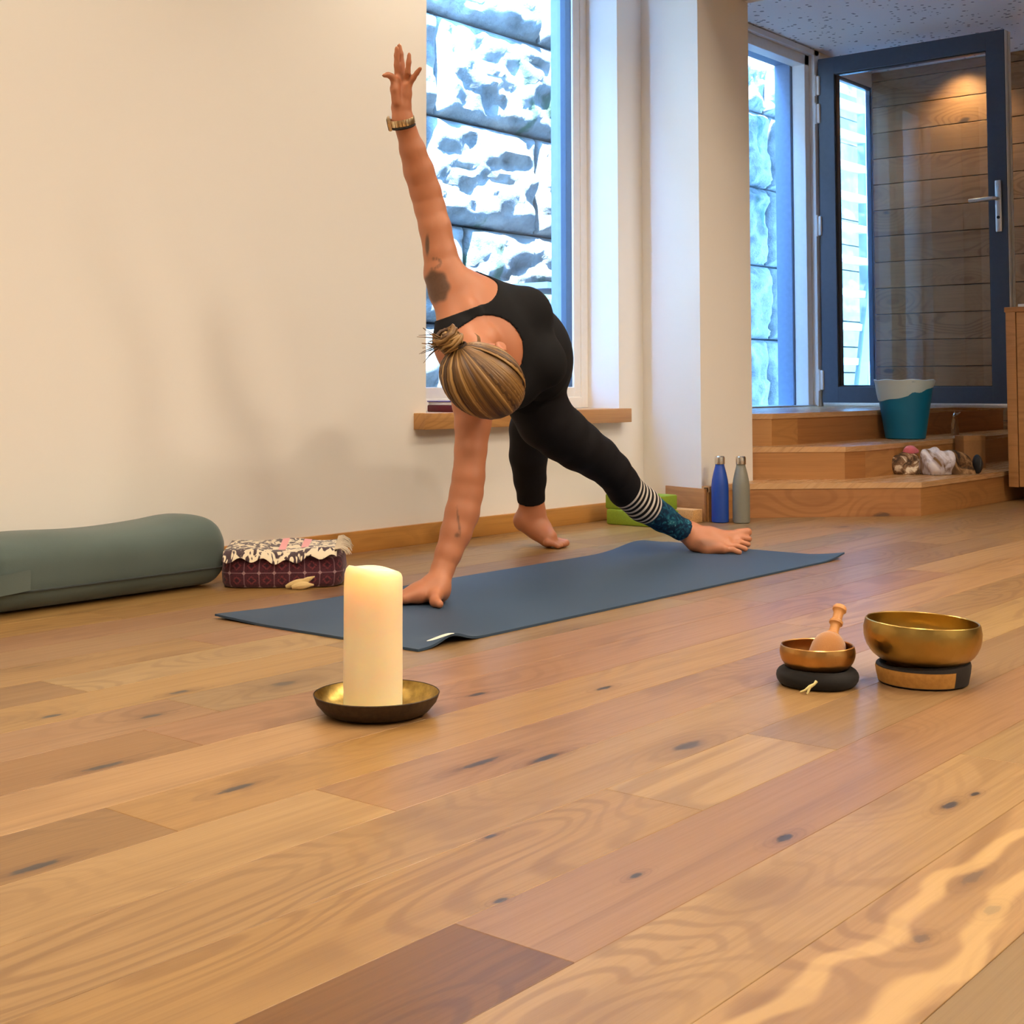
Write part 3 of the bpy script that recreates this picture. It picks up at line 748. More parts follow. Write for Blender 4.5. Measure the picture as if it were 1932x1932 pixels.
along(hs-org, ptip-org, [(0.0, 0.0), (w0*1.25, 0.0), (w0*1.42, 0.05), (w0*1.42, 0.13), (w0*1.05, 0.17), (w0, 0.24), (w0*1.0, 0.36), (w0*1.12, 0.41), (w0*1.42, 0.44), (w0*1.42, 0.51), (w0*1.1, 0.55), (w0*1.02, 0.62), (w0*1.02, 0.76), (w0*1.2, 0.81), (w0*1.45, 0.85), (w0*1.45, 0.93), (w0*1.2, 0.98), (w0*0.7, 1.0), (0.0, 1.005)], 28).build('turned_handle', plain('turned_beech', srgb(196, 136, 76)[:3], 0.45, nscale=60, namt=0.12), mall)

BB = (2.362+CR[0]*0.015-CF[0]*0.012, 1.018+CR[1]*0.015-CF[1]*0.012)
# brass-coloured brocade ring with a dark top and side panel
t = NT('brocade_ring'); c = t.coord(); s_ = t.sep(c)
ang = t.math('ARCTAN2', s_[1], s_[0])
side = t.math('MULTIPLY', t.step(t.math('COSINE', t.math('SUBTRACT', ang, math.radians(-78))), 0.80, 0.82), 1.0)
topm = t.step(s_[2], 0.0285, 0.030)
n = t.noise(c, 120, 4); 
cc = t.mix(n, srgb(150, 100, 40), srgb(196, 144, 66))
cc = t.mix(t.math('MAXIMUM', side, topm), cc, (0.012, 0.009, 0.008, 1))
cc = t.mix(t.math('SUBTRACT', 1.0, t.step(s_[2], 0.0025, 0.004)), cc, (0.02, 0.012, 0.008, 1))
M_ringf = t.set(cc, 0.75, bump=n, bstr=0.3)
def rf2(r, z, a):
    lift = 0.5+0.5*math.cos(a-math.radians(-50))
    return r*(1+0.03*math.cos(a-math.radians(-50))), z*(1.0+0.25*lift)
ringo = tag(MB().lathe([(0.0, 0.0), (0.070, 0.0), (0.0765, 0.002), (0.080, 0.016), (0.0815, 0.026), (0.080, 0.031), (0.074, 0.034), (0.064, 0.030), (0.056, 0.016), (0.0, 0.010)], 64, rfun=rf2).build('bowl_ring', M_ringf, loc=(*BB, 0.0005)), 'round brocade ring with a black top under the large bowl', 'cushion')
bowl_l = tag(bowl_mesh(0.0975, 0.077, 0.046, 0.0035).build('singing_bowl', M_bowl, loc=(BB[0], BB[1], 0.0295), rot=(0.0, 0.0, 0.4)), 'large hammered brass singing bowl on a brocade ring', 'bowl')
bowl_l.rotation_euler = Matrix.Rotation(math.radians(2.2), 3, Vector((CF[0], CF[1], 0))).to_euler()

# ---- steel bottles beside the pier
def bottle(col, loc, label, name):
    prof = [(0.0, 0.0), (0.0290, 0.0), (0.0322, 0.003), (0.0330, 0.009), (0.0330, 0.125), (0.0326, 0.140), (0.0300, 0.162), (0.0250, 0.186), (0.0200, 0.205), (0.0178, 0.214), (0.0172, 0.222), (0.0, 0.222)]
    b = tag(MB().lathe(prof, 40).build(name, plain(col[0], col[1], 0.42, nscale=300, namt=0.04), loc=loc), label, 'bottle', 'steel drinking bottles by the pier')
    MB().lathe([(0.0, 0.221), (0.0190, 0.221), (0.0193, 0.223), (0.0193, 0.243), (0.0185, 0.248), (0.0150, 0.2515), (0.0, 0.2515)], 40).build('cap', M_steel, b)
    return b
M_steel = plain('polished_steel', (0.70, 0.66, 0.60), 0.22, 1.0, nscale=60)
b1 = on_floor(1361, 987)+np.array([CF[0], CF[1], 0])*0.026; b2 = on_floor(1401, 988)+np.array([CF[0], CF[1], 0])*0.026
bottle(('matt_blue_enamel', srgb(26, 66, 150)[:3]), (b1[0], b1[1], 0.0005), 'matt blue steel bottle with a silver cap beside the pier', 'drinking_bottle')
bottle(('matt_grey_enamel', srgb(124, 122, 110)[:3]), (b2[0], b2[1], 0.0005), 'matt grey steel bottle with a silver cap beside the steps', 'drinking_bottle')

# ---- yoga blocks in the corner by the pier
M_green = plain('lime_foam', srgb(128, 152, 34)[:3], 0.8, nscale=200, namt=0.08)
for (z0, z1, dx, dy, lab) in ((0.0005, 0.0565, 0.0, 0.0, 'lime green foam yoga block on the floor under another green block'), (0.0567, 0.1127, 0.010, 0.012, 'lime green foam yoga block lying on top of another green block')):
    tag(MB().box((-0.068, -0.118, z0), (0.068, 0.118, z1), 0.006).build('yoga_block', M_green, loc=(4.362+dx, 2.925+dy, 0)), lab, 'yoga block', 'green yoga blocks')
M_cork = plain('cork', srgb(196, 148, 92)[:3], 0.85, nscale=260, namt=0.25)
tag(MB().box((-0.034, -0.09, 0), (0.034, 0.09, 0.050), 0.003).build('cork_block', M_cork, loc=(4.546, 2.886, 0.0005)), 'flat cork yoga block beside the pier plinth', 'yoga block')

# ---- bolster by the wall
M_bol = fabric('grey_green_canvas', srgb(90, 104, 98)[:3], srgb(74, 90, 88)[:3], 0.9, 600, 0.2, 5, 0.2)
bx0, bx1, byc, bry, brz = 1.675, 2.378, 2.995, 0.122, 0.087
N1, N2 = 72, 64
P = np.zeros((N1, N2+1, 3))
for i in range(N1):
    u = i/(N1-1); x = bx0+(bx1-bx0)*u
    # rounded ends
    e = 1.0
    dl = (x-bx0)/0.045; dr = (bx1-x)/0.060
    if dl < 1: e = min(e, math.sqrt(max(0, 1-(1-dl)**2)))
    if dr < 1: e = min(e, math.sqrt(max(0, 1-(1-dr)**2)))
    e = 0.42+0.58*e if dl < 1 else (0.30+0.70*e if dr < 1 else 1.0)
    if i == 0 or i == N1-1: e = 0.0
    for j in range(N2+1):
        a = 2*math.pi*j/N2
        cx_, sz_ = math.cos(a), math.sin(a)
        p = 3.0
        rr = (abs(cx_)**p+abs(sz_)**p)**(-1/p)
        bulge = 1+0.045*math.sin(3.1*u*math.pi)*max(0, sz_)+0.10*math.exp(-((u-0.86)/0.10)**2)*max(0, sz_)
        g = 0.018*math.exp(-((x-bx0)/0.05)**2)*math.sin(a*17)      # gathers at the left end
        g += 0.012*math.exp(-((bx1-x)/0.04)**2)*math.sin(a*9+1)
        ee = max(0, e*(1+g))
        P[i, j] = (x-2.02, bry*rr*cx_*ee, brz+brz*rr*sz_*ee*bulge)
P[:, :, 2] = np.maximum(P[:, :, 2], 0.0)
bol = tag(MB().grid(P).build('bolster', M_bol, angle=80, loc=(2.02, byc, 0.0008)), 'fat grey-green canvas bolster lying along the cream wall', 'bolster')
# piping seam along the front
seam = []
for i in range(4, N1-3):
    j = int(N2*(0.5+0.075)); seam.append(P[i, j]*np.array([1, 1.006, 1]))
MB().tube(seam, 0.0030, 6).build('piping', fabric('dark_piping', srgb(44, 54, 52)[:3], None, 0.9), bol)
# carrying strap near the left end
sp = []
S = np.zeros((22, 5, 3))
for i in range(22):
    u = i/21
    for j in range(5):
        x = bx0+0.005+0.098*u-2.02
        z = 0.050+0.046*(j/4)+0.006*u
        S[i, j] = (x, -bry*1.015-0.006-0.004*math.sin(u*math.pi), z)
mbs = MB().grid(S); S2 = S.copy(); S2[:, :, 1] += 0.005; mbs.grid(S2)
sv = mbs.build('strap', fabric('strap_canvas', srgb(92, 106, 100)[:3], None, 0.9), bol)

# ---- patterned cushion with a fringed scarf on top
def kilim():
    t = NT('maroon_kilim'); c = t.coord('UV'); s = t.sep(c)
    U = t.math('MULTIPLY', s[0], 1.0); V = s[1]
    fx = t.math('SUBTRACT', t.math('FRACT', U), 0.5); fy = t.math('SUBTRACT', t.math('FRACT', V), 0.5)
    ax = t.math('ABSOLUTE', fx); ay = t.math('ABSOLUTE', fy)
    dia = t.math('ADD', ax, ay)
    cross = t.math('MAXIMUM', t.math('SUBTRACT', 1.0, t.step(ax, 0.02, 0.05)), t.math('SUBTRACT', 1.0, t.step(ay, 0.02, 0.05)))
    cdia = t.math('SUBTRACT', 1.0, t.step(dia, 0.12, 0.17))
    ro = t.math('ABSOLUTE', t.math('SUBTRACT', t.math('ADD', t.math('ABSOLUTE', t.math('SUBTRACT', ax, 0.5)), t.math('ABSOLUTE', t.math('SUBTRACT', ay, 0.5))), 0.26))
    flower = t.math('SUBTRACT', 1.0, t.step(ro, 0.03, 0.10))
    blot = t.math('SUBTRACT', 1.0, t.step(t.math('ADD', t.math('ABSOLUTE', t.math('SUBTRACT', ax, 0.5)), t.math('ABSOLUTE', t.math('SUBTRACT', ay, 0.5))), 0.10, 0.16))
    w = t.noise(t.coord('Object'), 500, 2)
    cc = t.mix(t.math('MULTIPLY', flower, 0.9), srgb(84, 28, 44), srgb(134, 54, 62))
    dk = t.step(t.noise(c, 9.0, 2), 0.52, 0.62)
    cc = t.mix(t.math('MULTIPLY', dk, 0.8), cc, srgb(44, 14, 30))
    cc = t.mix(blot, cc, srgb(52, 18, 36))
    cc = t.mix(t.math('MULTIPLY', cross, 0.75), cc, srgb(148, 104, 112))
    cc = t.mix(cdia, cc, srgb(180, 142, 144))
    cc = t.mix(t.math('MULTIPLY', w, 0.3), cc, (0.02, 0.01, 0.012, 1))
    return t.set(cc, 0.9, bump=w, bstr=0.3, Sheen_Weight=0.2)
c0 = on_floor(524, 1111); fxy = np.array([CF[0], CF[1], 0]); fxy /= np.linalg.norm(fxy)
cc_ = c0+fxy*0.118
ang0 = math.atan2(CR[1], CR[0])+math.radians(4)
cus = tag(empty('floor_cushion', (cc_[0], cc_[1], 0.0005), ang0), 'maroon patterned floor cushion beside the bolster', 'cushion')
def superbox(hx, hy, h, p=5.0, nseg=96, rr=0.014):
    prof = [(0.0, 0.0), (0.90, 0.0), (0.97, 0.003), (1.0, 0.012), (1.015, h*0.5), (1.0, h-0.014), (0.975, h-0.005), (0.92, h), (0.5, h+0.004), (0.0, h+0.005)]
    vs = []; fs = []; uv = []
    for i, (s, z) in enumerate(prof):
        for k in range(nseg):
            a = 2*math.pi*k/nseg
            q = (abs(math.cos(a))**p+abs(math.sin(a))**p)**(-1/p)
            vs.append((hx*s*q*math.cos(a), hy*s*q*math.sin(a), z))
    for i in range(len(prof)-1):
        for k in range(nseg):
            k2 = (k+1) % nseg
            fs.append((i*nseg+k, i*nseg+k2, (i+1)*nseg+k2, (i+1)*nseg+k))
    return vs, fs, nseg, len(prof)
vs, fs, nsg, npf = superbox(0.158, 0.112, 0.078)
mbc = MB().add(vs, fs)
cb = mbc.build('cover', kilim(), cus, angle=50)
uvl = cb.data.uv_layers.new(name='UVMap')
per = [0.0]
for k in range(nsg):
    a_ = np.array(vs[5*nsg+k]); b_ = np.array(vs[5*nsg+(k+1) % nsg]); per.append(per[-1]+np.linalg.norm(b_-a_))
for poly in cb.data.polygons:
    ks = [(cb.data.loops[li].vertex_index) % nsg for li in poly.loop_indices]
    wrap = max(ks)-min(ks) > nsg/2
    for li, kk in zip(poly.loop_indices, ks):
        vi = cb.data.loops[li].vertex_index
        u = per[kk+nsg] if False else per[kk]+(per[nsg] if wrap and kk < nsg/2 else 0)
        uvl.data[li].uv = (u/0.0385, cb.data.vertices[vi].co.z/0.0375+0.45)
# cream twisted tie lying at the front of the cushion
M_cream = fabric('cream_cotton', srgb(226, 198, 140)[:3], srgb(208, 178, 118)[:3], 0.9, 500, 0.15)
kx, ky = 0.050, -0.124
mt_ = MB()
for a, b, c_, r0 in (((-0.036, -0.004, 0.006), (-0.008, -0.010, 0.018), (0.020, -0.006, 0.026), 0.0085), ((-0.020, -0.012, 0.006), (0.010, -0.016, 0.013), (0.034, -0.004, 0.010), 0.0105), ((-0.004, -0.004, 0.012), (0.018, -0.004, 0.024), (0.036, 0.004, 0.030), 0.0075)):
    pts_ = []
    for q in range(9):
        u = q/8; pp = (1-u)**2*np.array(a)+2*u*(1-u)*np.array(b)+u*u*np.array(c_)
        pts_.append(pp+np.array([kx, ky, 0]))
    mt_.tube(pts_, [r0*(0.25+0.75*math.sin(min(1, 0.12+u_/8*0.95)*math.pi)) for u_ in range(9)], 10)
mt_.build('cream_tie', M_cream, cus)

# folded scarf draped over the cushion
def scarf_mat():
    t = NT('zebra_scarf'); c = t.coord('UV')
    v = t.voronoi(t.mapping(c, scale=(24, 10, 1)), 1.0, 'SMOOTH_F1'); n = t.noise(t.mapping(c, scale=(15, 6.5, 1)), 1.0, 2, 0.45, 1.4)
    z = t.step(n, 0.47, 0.52)
    cc = t.mix(z, srgb(66, 46, 52), srgb(232, 218, 190))
    s = t.sep(c)
    for u0, u1 in ((0.46, 0.535), (0.66, 0.74)):
        pk = t.math('MULTIPLY', t.step(s[0], u0, u0+0.01), t.math('SUBTRACT', 1.0, t.step(s[0], u1-0.01, u1)))
        pk = t.math('MULTIPLY', pk, t.step(s[1], 0.30, 0.36))
        cc = t.mix(pk, cc, srgb(236, 160, 164))
    return t.set(cc, 0.9, Sheen_Weight=0.3)
sc = tag(empty('scarf', (cc_[0], cc_[1], 0.0835), ang0), 'black and cream patterned scarf with pink stripes and fringe, folded on the maroon cushion', 'scarf')
NS, MS = 48, 20
P = np.zeros((NS, MS, 3)); 
for i in range(NS):
    for j in range(MS):
        u = i/(NS-1); v = j/(MS-1)
        x = -0.150+0.292*u
        y = -0.118+0.205*v
        hang = max(0.0, (-0.098-y))/0.020
        z = 0.010+0.009*math.sin(u*9)*math.sin(v*3.0+u*2)*0.6+0.010*v+0.012*max(0, u-0.6)
        z -= 0.026*hang*(0.75+0.25*math.sin(u*31))
        y -= 0.004*hang
        P[i, j] = (x, y, z)
mbs = MB().grid(P); k0 = len(mbs.v); P2 = P.copy(); P2[:, :, 2] -= 0.010*np.clip((P[:, :, 1]+0.10)/0.02, 0.15, 1); mbs.grid(P2)
for lst in ([(i, 0) for i in range(NS)], [(NS-1, j) for j in range(MS)], [(i, MS-1) for i in range(NS)], [(0, j) for j in range(MS)]):
    mbs.f += [(a*MS+b, c_*MS+d, k0+c_*MS+d, k0+a*MS+b) for (a, b), (c_, d) in zip(lst[:-1], lst[1:])]
so_ = mbs.build('cloth', scarf_mat(), sc, angle=80)
uvl = so_.data.uv_layers.new(name='UVMap')
for lp in so_.data.loops:
    vi = lp.vertex_index % (NS*MS); uvl.data[lp.index].uv = ((vi//MS)/(NS-1), (vi % MS)/(MS-1))
fr_ = MB(); rr_ = random.Random(3)
for q in range(46):
    v = q/45
    y = -0.112+0.195*v; x0_ = 0.136; z0_ = 0.016+0.012*v
    a1 = rr_.uniform(-0.018, 0.018); L_ = rr_.uniform(0.018, 0.044)
    fr_.tube([(x0_, y, z0_), (x0_+L_*0.5, y+a1*0.5, z0_+0.003), (x0_+L_*0.85, y+a1, z0_-0.004), (x0_+L_, y+a1*1.3, z0_-0.011-rr_.random()*0.006)], [0.0022, 0.002, 0.0018, 0.001], 5)
fo_ = fr_.build('fringe', fabric('cream_fringe', srgb(226, 210, 184)[:3], None, 0.9), sc); fo_['kind'] = 'stuff'

# ---- things on the steps
bk = on_floor(1717, 829, 0.268); bk = bk+np.array([CF[0], CF[1], 0])*0.075
bk[1] = min(bk[1], 2.715)
t = NT('teal_plastic'); M_teal = t.set(t.ramp(t.noise(t.coord(), 8, 2), [(0.3, srgb(0, 104, 146)), (0.7, srgb(4, 116, 158))]), 0.4)
bin_ = tag(MB().lathe([(0.0, 0.0), (0.086, 0.0), (0.092, 0.004), (0.110, 0.12), (0.132, 0.262), (0.138, 0.266), (0.138, 0.272), (0.130, 0.272), (0.107, 0.12), (0.088, 0.008), (0.0, 0.007)], 56).build('waste_bin', M_teal, loc=(bk[0], bk[1], 0.2685)), 'teal plastic waste bin with a pale liner on the middle step', 'bin')
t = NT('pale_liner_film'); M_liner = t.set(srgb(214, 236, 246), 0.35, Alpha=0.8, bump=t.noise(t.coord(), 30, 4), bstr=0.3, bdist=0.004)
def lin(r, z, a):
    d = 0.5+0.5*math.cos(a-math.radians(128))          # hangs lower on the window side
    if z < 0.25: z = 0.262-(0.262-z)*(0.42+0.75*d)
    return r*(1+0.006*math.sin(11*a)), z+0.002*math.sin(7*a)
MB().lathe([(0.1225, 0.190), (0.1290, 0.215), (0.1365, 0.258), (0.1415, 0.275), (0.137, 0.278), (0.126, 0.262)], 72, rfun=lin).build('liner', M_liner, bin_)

# crumpled carrier heap
bg = on_floor(1768, 897, 0.134); bg = bg+np.array([CF[0], CF[1], 0])*0.10; bg[1] = min(bg[1], 2.395)
def lump(name, mat, centre, rad, seed, flat=0.0, amp=0.22, n=3, parent=None, freq=1.0):
    bm = bmesh.new(); bmesh.ops.create_icosphere(bm, subdivisions=4, radius=1.0)
    rs = np.random.RandomState(seed); K = rs.randn(9, 3)*2.1*freq; ph = rs.rand(9)*6.28; am = rs.rand(9)*amp/1.6
    for v in bm.verts:
        d = np.array(v.co); w = 1+sum(am[i]*math.sin(K[i] @ d+ph[i]) for i in range(9))
        w += 0.05*amp*abs(math.sin((K[0] @ d)*4+ph[1]))
        q = d*w*np.array(rad)
        if q[2] < -flat: q[2] = -flat
        v.co = Vector(q+np.array(centre))
    bm.verts.index_update()
    mb = MB().add([tuple(v.co) for v in bm.verts], [tuple(v.index for v in f.verts) for f in bm.faces]); bm.free()
    return mb.build(name, mat, parent, angle=60)
def sc_mat(name, a, b, c3, sc_=14):
    t = NT(name); n = t.noise(t.coord(), sc_, 4, 0.6, 1.5)
    return t.set(t.ramp(n, [(0.40, a), (0.5, b), (0.60, c3)]), 0.8, bump=t.noise(t.coord(), 30, 3), bstr=0.4, bdist=0.01)
Rz = Matrix.Rotation(math.atan2(CR[1], CR[0]), 4, 'Z')
def onstep(name, lab, cat, mat, dx, dy, z, rad, seed, flat, amp=0.22, freq=1.0):
    o = lump(name, mat, (0, 0, 0), rad, seed, flat, amp, freq=freq)
    p = bg+CR*dx+fxy*dy
    o.location = (p[0], p[1], z+flat); o.rotation_euler = (0, 0, math.atan2(CR[1], CR[0]))
    return tag(o, lab, cat)
onstep('shawl', 'crumpled brown and cream patterned shawl heaped on the lowest step', 'shawl', sc_mat('brown_cream_print', srgb(70, 50, 36), srgb(140, 106, 76), srgb(226, 210, 186), 16), -0.122, 0.02, 0.1345, (0.074, 0.055, 0.062), 4, 0.030)
onstep('carrier_bag', 'white and tan plastic carrier bag slumped on the lowest step', 'bag', sc_mat('white_tan_film', srgb(120, 88, 54), srgb(208, 206, 222), srgb(236, 236, 244), 5), -0.008, -0.045, 0.1345, (0.066, 0.058, 0.074), 12, 0.032, 0.3, 1.4)
onstep('jacket', 'brown quilted jacket with a dark lining rolled up on the lowest step', 'jacket', sc_mat('brown_quilt', srgb(38, 24, 14), srgb(112, 80, 48), srgb(166, 130, 90), 9), 0.104, 0.03, 0.1345, (0.076, 0.06, 0.066), 21, 0.030, 0.28)
onstep('pouch', 'small black pouch at the end of the heap on the lowest step', 'pouch', plain('black_nylon', (0.012, 0.012, 0.014), 0.6), 0.196, 0.045, 0.1345, (0.022, 0.04, 0.042), 33, 0.035, 0.15)
onstep('pompom_hat', 'pink knitted hat lying on top of the crumpled heap', 'hat', fabric('pink_knit', srgb(232, 120, 140)[:3], None, 0.95, 150, 0.3), -0.105, 0.015, 0.2235, (0.032, 0.03, 0.022), 8, 0.012, 0.15)

# swing-top glass bottle and a brown box on the steps
gb = on_floor(1802, 822, 0.268)
t = NT('clear_bottle_glass'); M_clear = t.set((0.95, 0.97, 0.97, 1), 0.03, IOR=1.45, Transmission_Weight=1.0)
gbo = tag(MB().lathe([(0.0, 0.0), (0.018, 0.0), (0.019, 0.004), (0.019, 0.055), (0.014, 0.078), (0.012, 0.088), (0.0125, 0.098), (0.0, 0.098)], 28).build('glass_bottle', M_clear, loc=(gb[0], gb[1], 0.2685)), 'tiny clear glass bottle with a metal swing top on the middle step', 'bottle')
MB().tube([(-0.014, 0, 0.096), (0.0, 0.0, 0.106), (0.010, -0.010, 0.108), (0.020, -0.020, 0.116)], [0.005, 0.008, 0.006, 0.003], 10).tube([(0, 0, 0.10), (-0.002, 0, 0.12)], [0.004, 0.002], 8).build('swing_top', M_steel, gbo)
bxp = on_floor(1838, 884, 0.134)+np.array([CF[0], CF[1], 0])*0.05
bxo = tag(MB().box((-0.055, -0.04, 0), (0.055, 0.04, 0.150), 0.002).build('kraft_box', plain('kraft_card', srgb(150, 108, 66)[:3], 0.8, nscale=80), loc=(bxp[0], min(bxp[1], 2.475), 0.1345), rot=(0, 0, math.atan2(CR[1], CR[0])+0.2)), 'plain brown card box standing behind the heap on the lowest step', 'box')
MB().box((-0.0552, -0.0405, 0.128), (0.0552, 0.0405, 0.1515), 0.001).build('lid', plain('kraft_lid', srgb(164, 120, 74)[:3], 0.8, nscale=80), bxo)

# ---- oak cabinet at the foot of the steps
cab = tag(empty('cabinet', (6.5, 1.7, 0)), 'low oak cabinet standing right of the steps', 'cabinet')
def cpart(mb, name, mat, col=None):
    for i, v in enumerate(mb.v): mb.v[i] = tuple(Vector(v)-Vector((6.5, 1.7, 0)))
    o = mb.build(name, mat, cab, smooth=True)
    if col: o.color = srgb(*col)
    return o
cpart(MB().box((6.222, 1.20, 0.068), (6.71, 2.196, 0.845), 0.001), 'body', M_oak_v, (186, 138, 88))
cpart(MB().box((6.200, 1.195, 0.845), (6.715, 2.208, 0.868), 0.002), 'top', M_oak_v, (176, 128, 80))
cpart(MB().box((6.202, 2.160, 0.068), (6.225, 2.203, 0.846), 0.001), 'side_panel', M_oak_v, (182, 134, 86))
for ya, yb in ((1.68, 2.156), (1.205, 1.676)):
    cpart(MB().box((6.204, ya, 0.070), (6.2215, yb, 0.843), 0.001), 'cabinet_door', M_oak_v, (196, 148, 96))
cpart(MB().box((6.27, 1.22, 0.0005), (6.69, 2.12, 0.068)), 'plinth', plain('black_plinth', (0.02, 0.022, 0.02), 0.7))
tag(MB().box((-0.06, -0.16, 0), (0.06, 0.16, 0.014), 0.002).build('tray', M_frame_white, loc=(6.30, 2.00, 0.8685)), 'thin white tray lying on the oak cabinet', 'tray')

# ---- folder lying on the window sill
fb = tag(empty('book', (3.655, 3.185, SILLZ+0.0005)), 'maroon book with white pages lying on the window sill', 'book')
MB().box((-0.13, -0.055, 0), (0.13, 0.065, 0.024), 0.004).build('cover', plain('maroon_leather', srgb(96, 22, 36)[:3], 0.35, nscale=90), fb)
MB().box((-0.127, -0.050, 0.024), (0.12, 0.062, 0.034), 0.001).build('pages', plain('white_paper', (0.8, 0.8, 0.82), 0.8), fb)
MB().box((-0.13, -0.055, 0.034), (0.125, 0.065, 0.038), 0.001).build('upper_cover', plain('violet_cover', srgb(96, 80, 150)[:3], 0.5), fb)

# ---- white ladder outside the side light
LY = 3.95
lb0 = on_y(1598, 700, LY)
la = tag(empty('ladder', (float(lb0[0]), LY, -0.12)), 'white ladder standing outside the side window beyond the door', 'ladder')
M_lad = plain('white_gloss_paint', (0.88, 0.89, 0.90), 0.35)
def lax(px): return float(on_y(px, 400, LY)[0]-lb0[0])
def laz(py): return float(on_y(1600, py, LY)[2]+0.12)
for pa, pb_ in ((1566, 1570), (1627, 1643)):
    MB().box((lax(pa), -0.03, 0.0), (lax(pb_), 0.03, laz(150)), 0.004).build('rail', M_lad, la)
for py in (200, 256, 314, 371, 429, 490, 553, 617, 682, 745):
    z = laz(py); MB().box((lax(1568), -0.035, z-0.024), (lax(1629), 0.035, z+0.024), 0.006).build('rung', M_lad, la)
MB().tube([(lax(1640), -0.05, laz(425)), (lax(1604), -0.05, laz(735)), (lax(1592), -0.05, 0.0)], 0.045, 4, flat=0.6).build('brace', M_lad, la)
fp = tag(empty('fence_panel', (9.60, 4.28, -0.12)), 'pale timber fence panel standing behind the white ladder', 'fence')
for q in range(15):
    MB().box((-0.78, -0.012, 0.02+q*0.178), (0.78, 0.012, 0.02+q*0.178+0.170), 0.002).build('board', plain('pale_timber', srgb(150, 140, 116)[:3], 0.8, nscale=20, namt=0.15) if q == 0 else bpy.data.materials['pale_timber'], fp)
for xq in (-0.74, 0.0, 0.74):
    MB().box((xq-0.03, 0.012, 0.0), (xq+0.03, 0.06, 2.72), 0.002).build('post', bpy.data.materials['pale_timber'], fp)
# grey slatted box seen low through the main window
vb = tag(empty('vent_box', (5.42, 4.12, -0.12)), 'blue-grey slatted box standing outside the main window', 'box')
M_vb = plain('blue_grey_metal', srgb(74, 96, 130)[:3], 0.5)
MB().box((-0.25, -0.12, 0.0), (0.22, 0.12, 1.02), 0.004).build('housing', M_vb, vb)
for q in range(9):
    MB().box((-0.235+q*0.05, -0.132, 0.05), (-0.205+q*0.05, -0.118, 1.05), 0.003).build('slat', M_vb, vb)
MB().prism([(-0.27, -0.14), (0.24, -0.14), (0.24, 0.14), (-0.27, 0.14)], 1.10, 1.13).build('lid', M_vb, vb, smooth=False)

# ------------------------------------------------------------------ the person: implicit surface -> one continuous mesh
class Field:
    def __init__(self): self.prims = []
    def cone(self, a, b, ra, rb, k=0.02):            # round cone between two points
        a = np.array(a, float); b = np.array(b, float)
        self.prims.append(('c', (a, b, ra, rb), (a+b)/2, np.linalg.norm(b-a)/2+max(ra, rb), k)); return self
    def chain(self, pts, rad, k=0.02):
        for i in range(len(pts)-1): self.cone(pts[i], pts[i+1], rad[i], rad[i+1], k)
        return self
    def ell(self, c, axes, r, k=0.03, sub=False):    # ellipsoid; axes = 3 unit vectors (rows)
        c = np.array(c, float); A = np.array(axes, float); r = np.array(r, float)
        self.prims.append(('s' if sub else 'e', (c, A, r), c, max(r), k)); return self
    def eval(self, P, margin=0.03):
        d = np.full(len(P), 1.0)
        for typ, par, c, R, k in self.prims:
            m = np.where(((P-c)**2).sum(1) < (R+k+margin)**2)[0]
            if len(m) == 0: continue
            Q = P[m]
            if typ == 'c':
                a, b, ra, rb = par
                ba = b-a; L2 = ba @ ba; h = np.clip(((Q-a) @ ba)/L2, 0, 1)
                dp = np.linalg.norm(Q-a-h[:, None]*ba, axis=1)-(ra+(rb-ra)*h)
            else:
                c0, A, r = par
                q = (Q-c0) @ A.T
                k0 = np.linalg.norm(q/r, axis=1); k1 = np.linalg.norm(q/(r*r), axis=1)+1e-9
                dp = np.where(k0 < 1e-6, -min(r), k0*(k0-1)/k1)
            dd = d[m]
            if typ == 's':
                h = np.clip(0.5-0.5*(dd+dp)/k, 0, 1)
                d[m] = dd*(1-h)-dp*h+k*h*(1-h)
            else:
                h = np.clip(0.5+0.5*(dp-dd)/k, 0, 1)
                d[m] = dd*h*0+ (dp*(1-h)+dd*h) - k*h*(1-h) if False else dd*(1-h)+dp*h-k*h*(1-h) if False else _smin(dd, dp, k)
        return d
def _smin(a, b, k):
    h = np.clip(0.5+0.5*(b-a)/k, 0, 1)
    return b*(1-h)+a*h-k*h*(1-h)

